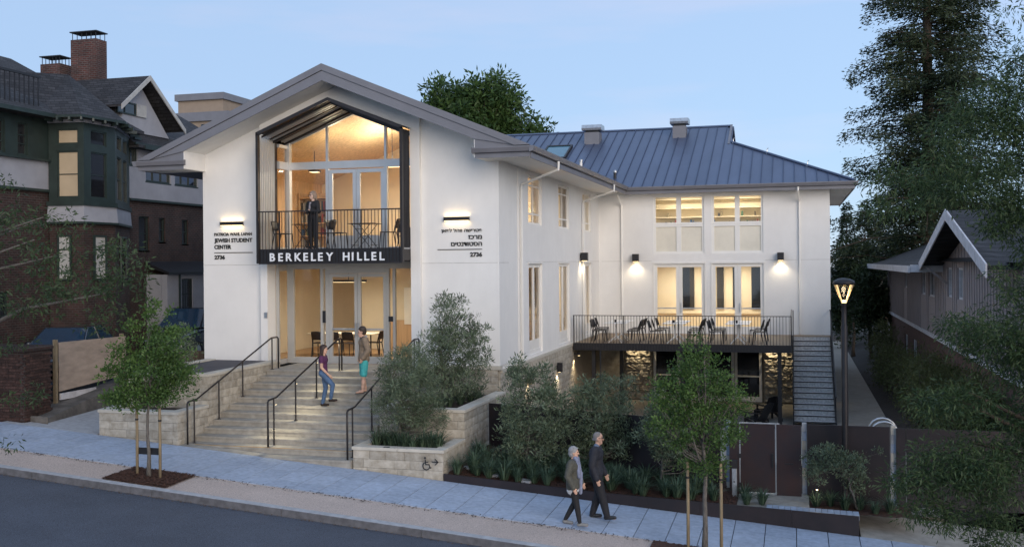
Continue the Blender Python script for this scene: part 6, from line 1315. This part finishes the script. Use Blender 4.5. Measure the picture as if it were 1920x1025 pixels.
# cars
def car(label, loc, rz, paint, suv=0.):
    t = thing('parked_car', label, 'car', loc, rz)          # nose towards -y
    st_ = [(-2.2, .62, .35, .62), (-2.12, .78, .28, .74), (-1.7, .86, .24, .86 + suv * .1), (-1.0, .9, .22, .98 + suv * .12), (0., .91, .22, 1.0 + suv * .12), (1.2, .9, .22, 1.02 + suv * .12), (1.9, .86, .26, 1.0 + suv * .12), (2.15, .76, .35, .9)]
    vs = []; n = 10
    for y, hw, zb, zt_ in st_:
        for u, v in ((-.85, 0), (-1, .22), (-1, .62), (-.94, .92), (-.7, 1.), (.7, 1.), (.94, .92), (1, .62), (1, .22), (.85, 0)): vs.append((u * hw, y, zb + v * (zt_ - zb)))
    fs = [(i * n + j, i * n + (j + 1) % n, (i + 1) * n + (j + 1) % n, (i + 1) * n + j) for i in range(len(st_) - 1) for j in range(n)] + [tuple(range(n))[::-1], tuple(range((len(st_) - 1) * n, len(st_) * n))]
    MB().add(vs, [f_[::-1] for f_ in fs]).build('body', paint, t, smooth=True, bevel=0)
    zr_ = 1.46 + suv * .3; yb = 1.5 + suv * .5
    cs = [(-1.05, .82, .98 + suv * .12), (-.25, .64, zr_), (.8, .62, zr_), (yb, .78, 1.02 + suv * .12)]; vs = []
    for k_, (y, hw, z) in enumerate(cs): vs += [(-hw, y, z), (hw, y, z)]
    wb = [(-.84, -1.05, .96 + suv * .12), (.84, -1.05, .96 + suv * .12), (.84, yb, 1.0 + suv * .12), (-.84, yb, 1.0 + suv * .12)]
    MB().prism([(-.63, -.3, zr_ - .01), (.63, -.3, zr_ - .01), (.62, .85, zr_ - .01), (-.62, .85, zr_ - .01)], (0, 0, .035)).build('roof', paint, t)
    gl = M('car_glass', (.025, .055, .10), .05, .05, spec=1., coat=1.) if 'car_glass' not in bpy.data.materials else bpy.data.materials['car_glass']
    MB().poly([(-.80, -1.03, 1.0 + suv * .12), (.80, -1.03, 1.0 + suv * .12), (.62, -.3, zr_), (-.62, -.3, zr_)]).build('windshield', gl, t)
    MB().poly([(.76, yb, 1.0 + suv * .12), (-.76, yb, 1.0 + suv * .12), (-.6, .83, zr_), (.6, .83, zr_)]).build('rear_window', gl, t)
    for s_ in (-1, 1):
        q = [(s_ * .83, -.95, 1.0 + suv * .12), (s_ * .83, yb - .1, 1.02 + suv * .12), (s_ * .635, .8, zr_), (s_ * .635, -.28, zr_)]; MB().poly(q if s_ < 0 else q[::-1]).build('side_window', gl, t)
        MB().tube([(s_ * .815, -1.05, .98 + suv * .12), (s_ * .64, -.28, zr_)], .03, 6).tube([(s_ * .84, .3, 1.0 + suv * .1), (s_ * .64, .3, zr_)], .03, 6).tube([(s_ * .79, yb, 1.0 + suv * .12), (s_ * .63, .83, zr_)], .04, 6).build('pillar', paint, t)
        MB().ball((s_ * .98, -.75, 1.02 + suv * .12), .1, 10, sc=(1.1, .7, .7)).build('mirror', paint, t, smooth=True)
        MB().ball((s_ * .62, -2.06, .66), .16, 10, sc=(1.1, .5, .55)).build('headlight', M('headlamp_lens', (.6, .62, .65), .1) if 'headlamp_lens' not in bpy.data.materials else bpy.data.materials['headlamp_lens'], t, smooth=True)
        for y in (-1.38, 1.38):
            wbm = MB(); vs_ = wbm.lathe([(.2, -.1), (.33, -.11), (.34, 0), (.33, .11), (.2, .1)], 18); o = wbm.build('wheel', MAT['black'], t); o.matrix_local = Matrix.Translation((s_ * .82, y, .34)) @ Matrix.Rotation(PI / 2, 4, 'Y'); o2 = MB().lathe([(.02, -.115), (.2, -.1), (.2, .1), (.02, .115)], 14).build('rim', MAT['galv'], o)
    MB().box(-.5, .5, -2.22, -2.17, .38, .56).build('grille', MAT['black'], t); MB().box(-.22, .22, -2.235, -2.222, .42, .54).build('number_plate', MAT['trimlight'], t)
    return t
paint = M('black_car_paint', (.008, .011, .018), .25, .05, 2., coat=1.)
car('dark car parked behind the plywood board with its nose to the street', (-21.75, 26.7, -.31), .3, paint); car('dark blue tall car parked against the stucco extension', (-21.25, 32.6, -.28), .1, M('navy_car_paint', (.01, .016, .03), .25, .05, 2., coat=1.), 1.)
# ================================================================== beige block far behind
bb = thing('beige_block', 'beige flat-roofed apartment block behind the mansion', 'building', (-38.5, 60, -1))
bx0, bx1 = onY(313, 190, 60).x, onY(425, 190, 60).x
MB().box(bx0 + 38.5, bx1 + 38.5, 0, 9, 0, 14.1).build('wall', MAT['beige'], bb); MB().box(bx0 + 38.3, bx1 + 38.7, -.2, 9.2, 13.7, 14.3).build('parapet', MAT['roofmetal'], bb)
MB().box(bx0 + 38.7, onY(403, 190, 60).x + 38.5, 1, 8, 14.3, 15.3).build('penthouse', MAT['beige'], bb); MB().box(bx0 + 38.55, onY(403, 190, 60).x + 38.65, .8, 8.2, 15.3, 15.75).build('penthouse_cap', MAT['roofmetal'], bb)
MB().box(1.2 - 1.0, 2.0 - .7, -.06, -.01, 10.5, 13.5).build('window', MAT['darkglass'], bb); MB().lathe([(.25, 14.3), (.25, 14.9), (.35, 14.95), (.1, 15.1)], 10, (1.6, 3, 0)).build('roof_vent', MAT['galv'], bb)
# ================================================================== grey gabled house on the right
HX = 5.0
hs = thing('grey_house', 'grey board-and-batten house with a steep side gable', 'building')
hw = [(33.9, 35.0, 1.75, 2.75), (36.2, 37.2, 1.75, 2.75), (40.5, 42.2, 1.6, 2.6), (43.2, 44.6, 1.6, 2.6), (50, 51.2, 1.7, 2.5)]
lw = [(47, 48.4, -1.5, -.5), (50.5, 51.8, -1.5, -.5)]
wall_mb((HX, 24), (HX, 60), .2, 3.05, [(h[0] - 24, h[1] - 24, h[2], h[3]) for h in hw], (1, 0), .2).build('siding_wall', MAT['siding'], hs)
wall_mb((HX + .06, 24), (HX + .06, 60), -3, .2, [(h[0] - 24, h[1] - 24, h[2], h[3]) for h in lw], (1, 0), .2).build('foundation_wall', M('foundation_brick_red', (.10, .055, .045), .9, .25, 5., .4, 40.), hs)
MB().box(HX - .05, HX + .06, 24, 60, .08, .22).build('water_table', MAT['fascia'], hs)
bt = MB().box(-.02, 0, 0, .045, 0, 1).mesh('batten', MAT['siding'])
y = 24.2
while y < 60:
    if not any(h[0] - .1 < y < h[1] + .05 for h in hw): child('batten', bt, hs, Matrix.Translation((HX - .001, y, .225)) @ Matrix.Diagonal((1, 1, 2.8, 1)))
    y += .42
for h in hw: window(hs, (HX + .05, h[1], h[2]), -PI / 2, h[1] - h[0], h[3] - h[2], (.5,), (), .06, .04, .08, 'fascia', 'glassref' if h[0] < 40 else 'darkglass', 'window')
for h in lw: window(hs, (HX + .1, h[1], h[2]), -PI / 2, h[1] - h[0], h[3] - h[2], (.5,), (), .08, .04, .08, 'fascia', 'darkglass', 'window')
GA, G0, G1, GZ = 31.7, 25.3, 38.3, 4.34
m_ = MB(); m_.prism([(HX + .01, G0 + 1.2, 3.05), (HX + .01, G1 - 1.2, 3.05), (HX + .01, GA, GZ - .25)][::-1], (.2, 0, 0)); m_.build('gable_wall', MAT['siding'], hs)
for k_ in range(22):
    y = G0 + 1.6 + k_ * .6; zt_ = GZ - .3 - abs(y - GA) * (GZ - .25 - 3.05) / ((GA - G0 - 1.2) if y < GA else (G1 - 1.2 - GA))
    if zt_ > 3.12: child('batten', bt, hs, Matrix.Translation((HX + .009, y, 3.06)) @ Matrix.Diagonal((1, 1, zt_ - 3.06, 1)))
grf = None
for e_ in (G0, G1):
    m_ = MB(); q = [(HX - .75, e_, 2.78), (HX - .75, GA, GZ), (HX + 7, GA, GZ), (HX + 7, e_, 2.78)]; m_.prism(q if e_ == G0 else q[::-1], (0, 0, .1)); grf = m_.build('gable_roof', MAT['shingle'], hs)
    m_ = MB(); q = [(HX - .79, e_, 2.60), (HX - .79, GA, GZ - .18), (HX - .79, GA, GZ + .14), (HX - .79, e_, 2.92)]; m_.prism(q if e_ == G1 else q[::-1], (.04, 0, 0)); m_.build('barge_board', MAT['fascia'], grf)
m_ = MB(); m_.prism([(HX - 1.1, 38.25, 2.66), (HX + 3, 38.25, 3.6), (HX + 3, 38.25, 3.7), (HX - 1.1, 38.25, 2.78)], (0, 21, 0)); pf = m_.build('porch_roof', MAT['shingle'], hs); MB().box(HX - 1.14, HX - 1.08, 38.2, 59.4, 2.56, 2.80).build('fascia_board', MAT['fascia'], pf); MB().box(HX - 1.07, HX + .0, 38.19, 38.24, 2.58, 2.84).build('fascia_board', MAT['fascia'], pf)
m_ = MB(); m_.prism([(HX - .3, 24, 2.95), (HX + 5, 24, 5.0), (HX + 11, 24, 2.9)], (0, 36, 0)); m_.build('main_roof', MAT['shingle'], hs)
for yy in (26.6, 37.2): MB().tube([(HX, yy, 2.2), (HX - .65, yy, 2.75 if yy < 40 else 2.75)], .05, 4).build('gable_brace', MAT['siding'], hs)
MB().prism([(HX + .21, 24, -3), (HX + 10.8, 24, -3), (HX + 10.8, 24, 2.9), (HX + 5, 24, 4.9), (HX + .21, 24, 2.95)], (0, .2, 0)).build('end_wall', MAT['siding'], hs)
settle(hs, (HX, 40, -2.5))
dh = thing('dark_roof_house', 'distant dark-roofed house glimpsed between the conifers', 'building', atw(1690, 500, 90))
MB().prism([(-6, 0, 0), (6, 0, 0), (6, 0, 2), (0, 0, 4.2), (-6, 0, 2)], (0, 12, 0)).build('wall', MAT['siding'], dh); dh.location.z = -1
for s_ in (-1, 1):
    m_ = MB(); q = [(0, -.6, 4.4), (s_ * 7, -.6, 1.9), (s_ * 7, 12.6, 1.9), (0, 12.6, 4.4)]; m_.prism(q if s_ > 0 else q[::-1], (0, 0, .15)); m_.build('roof', MAT['shingle'], dh)
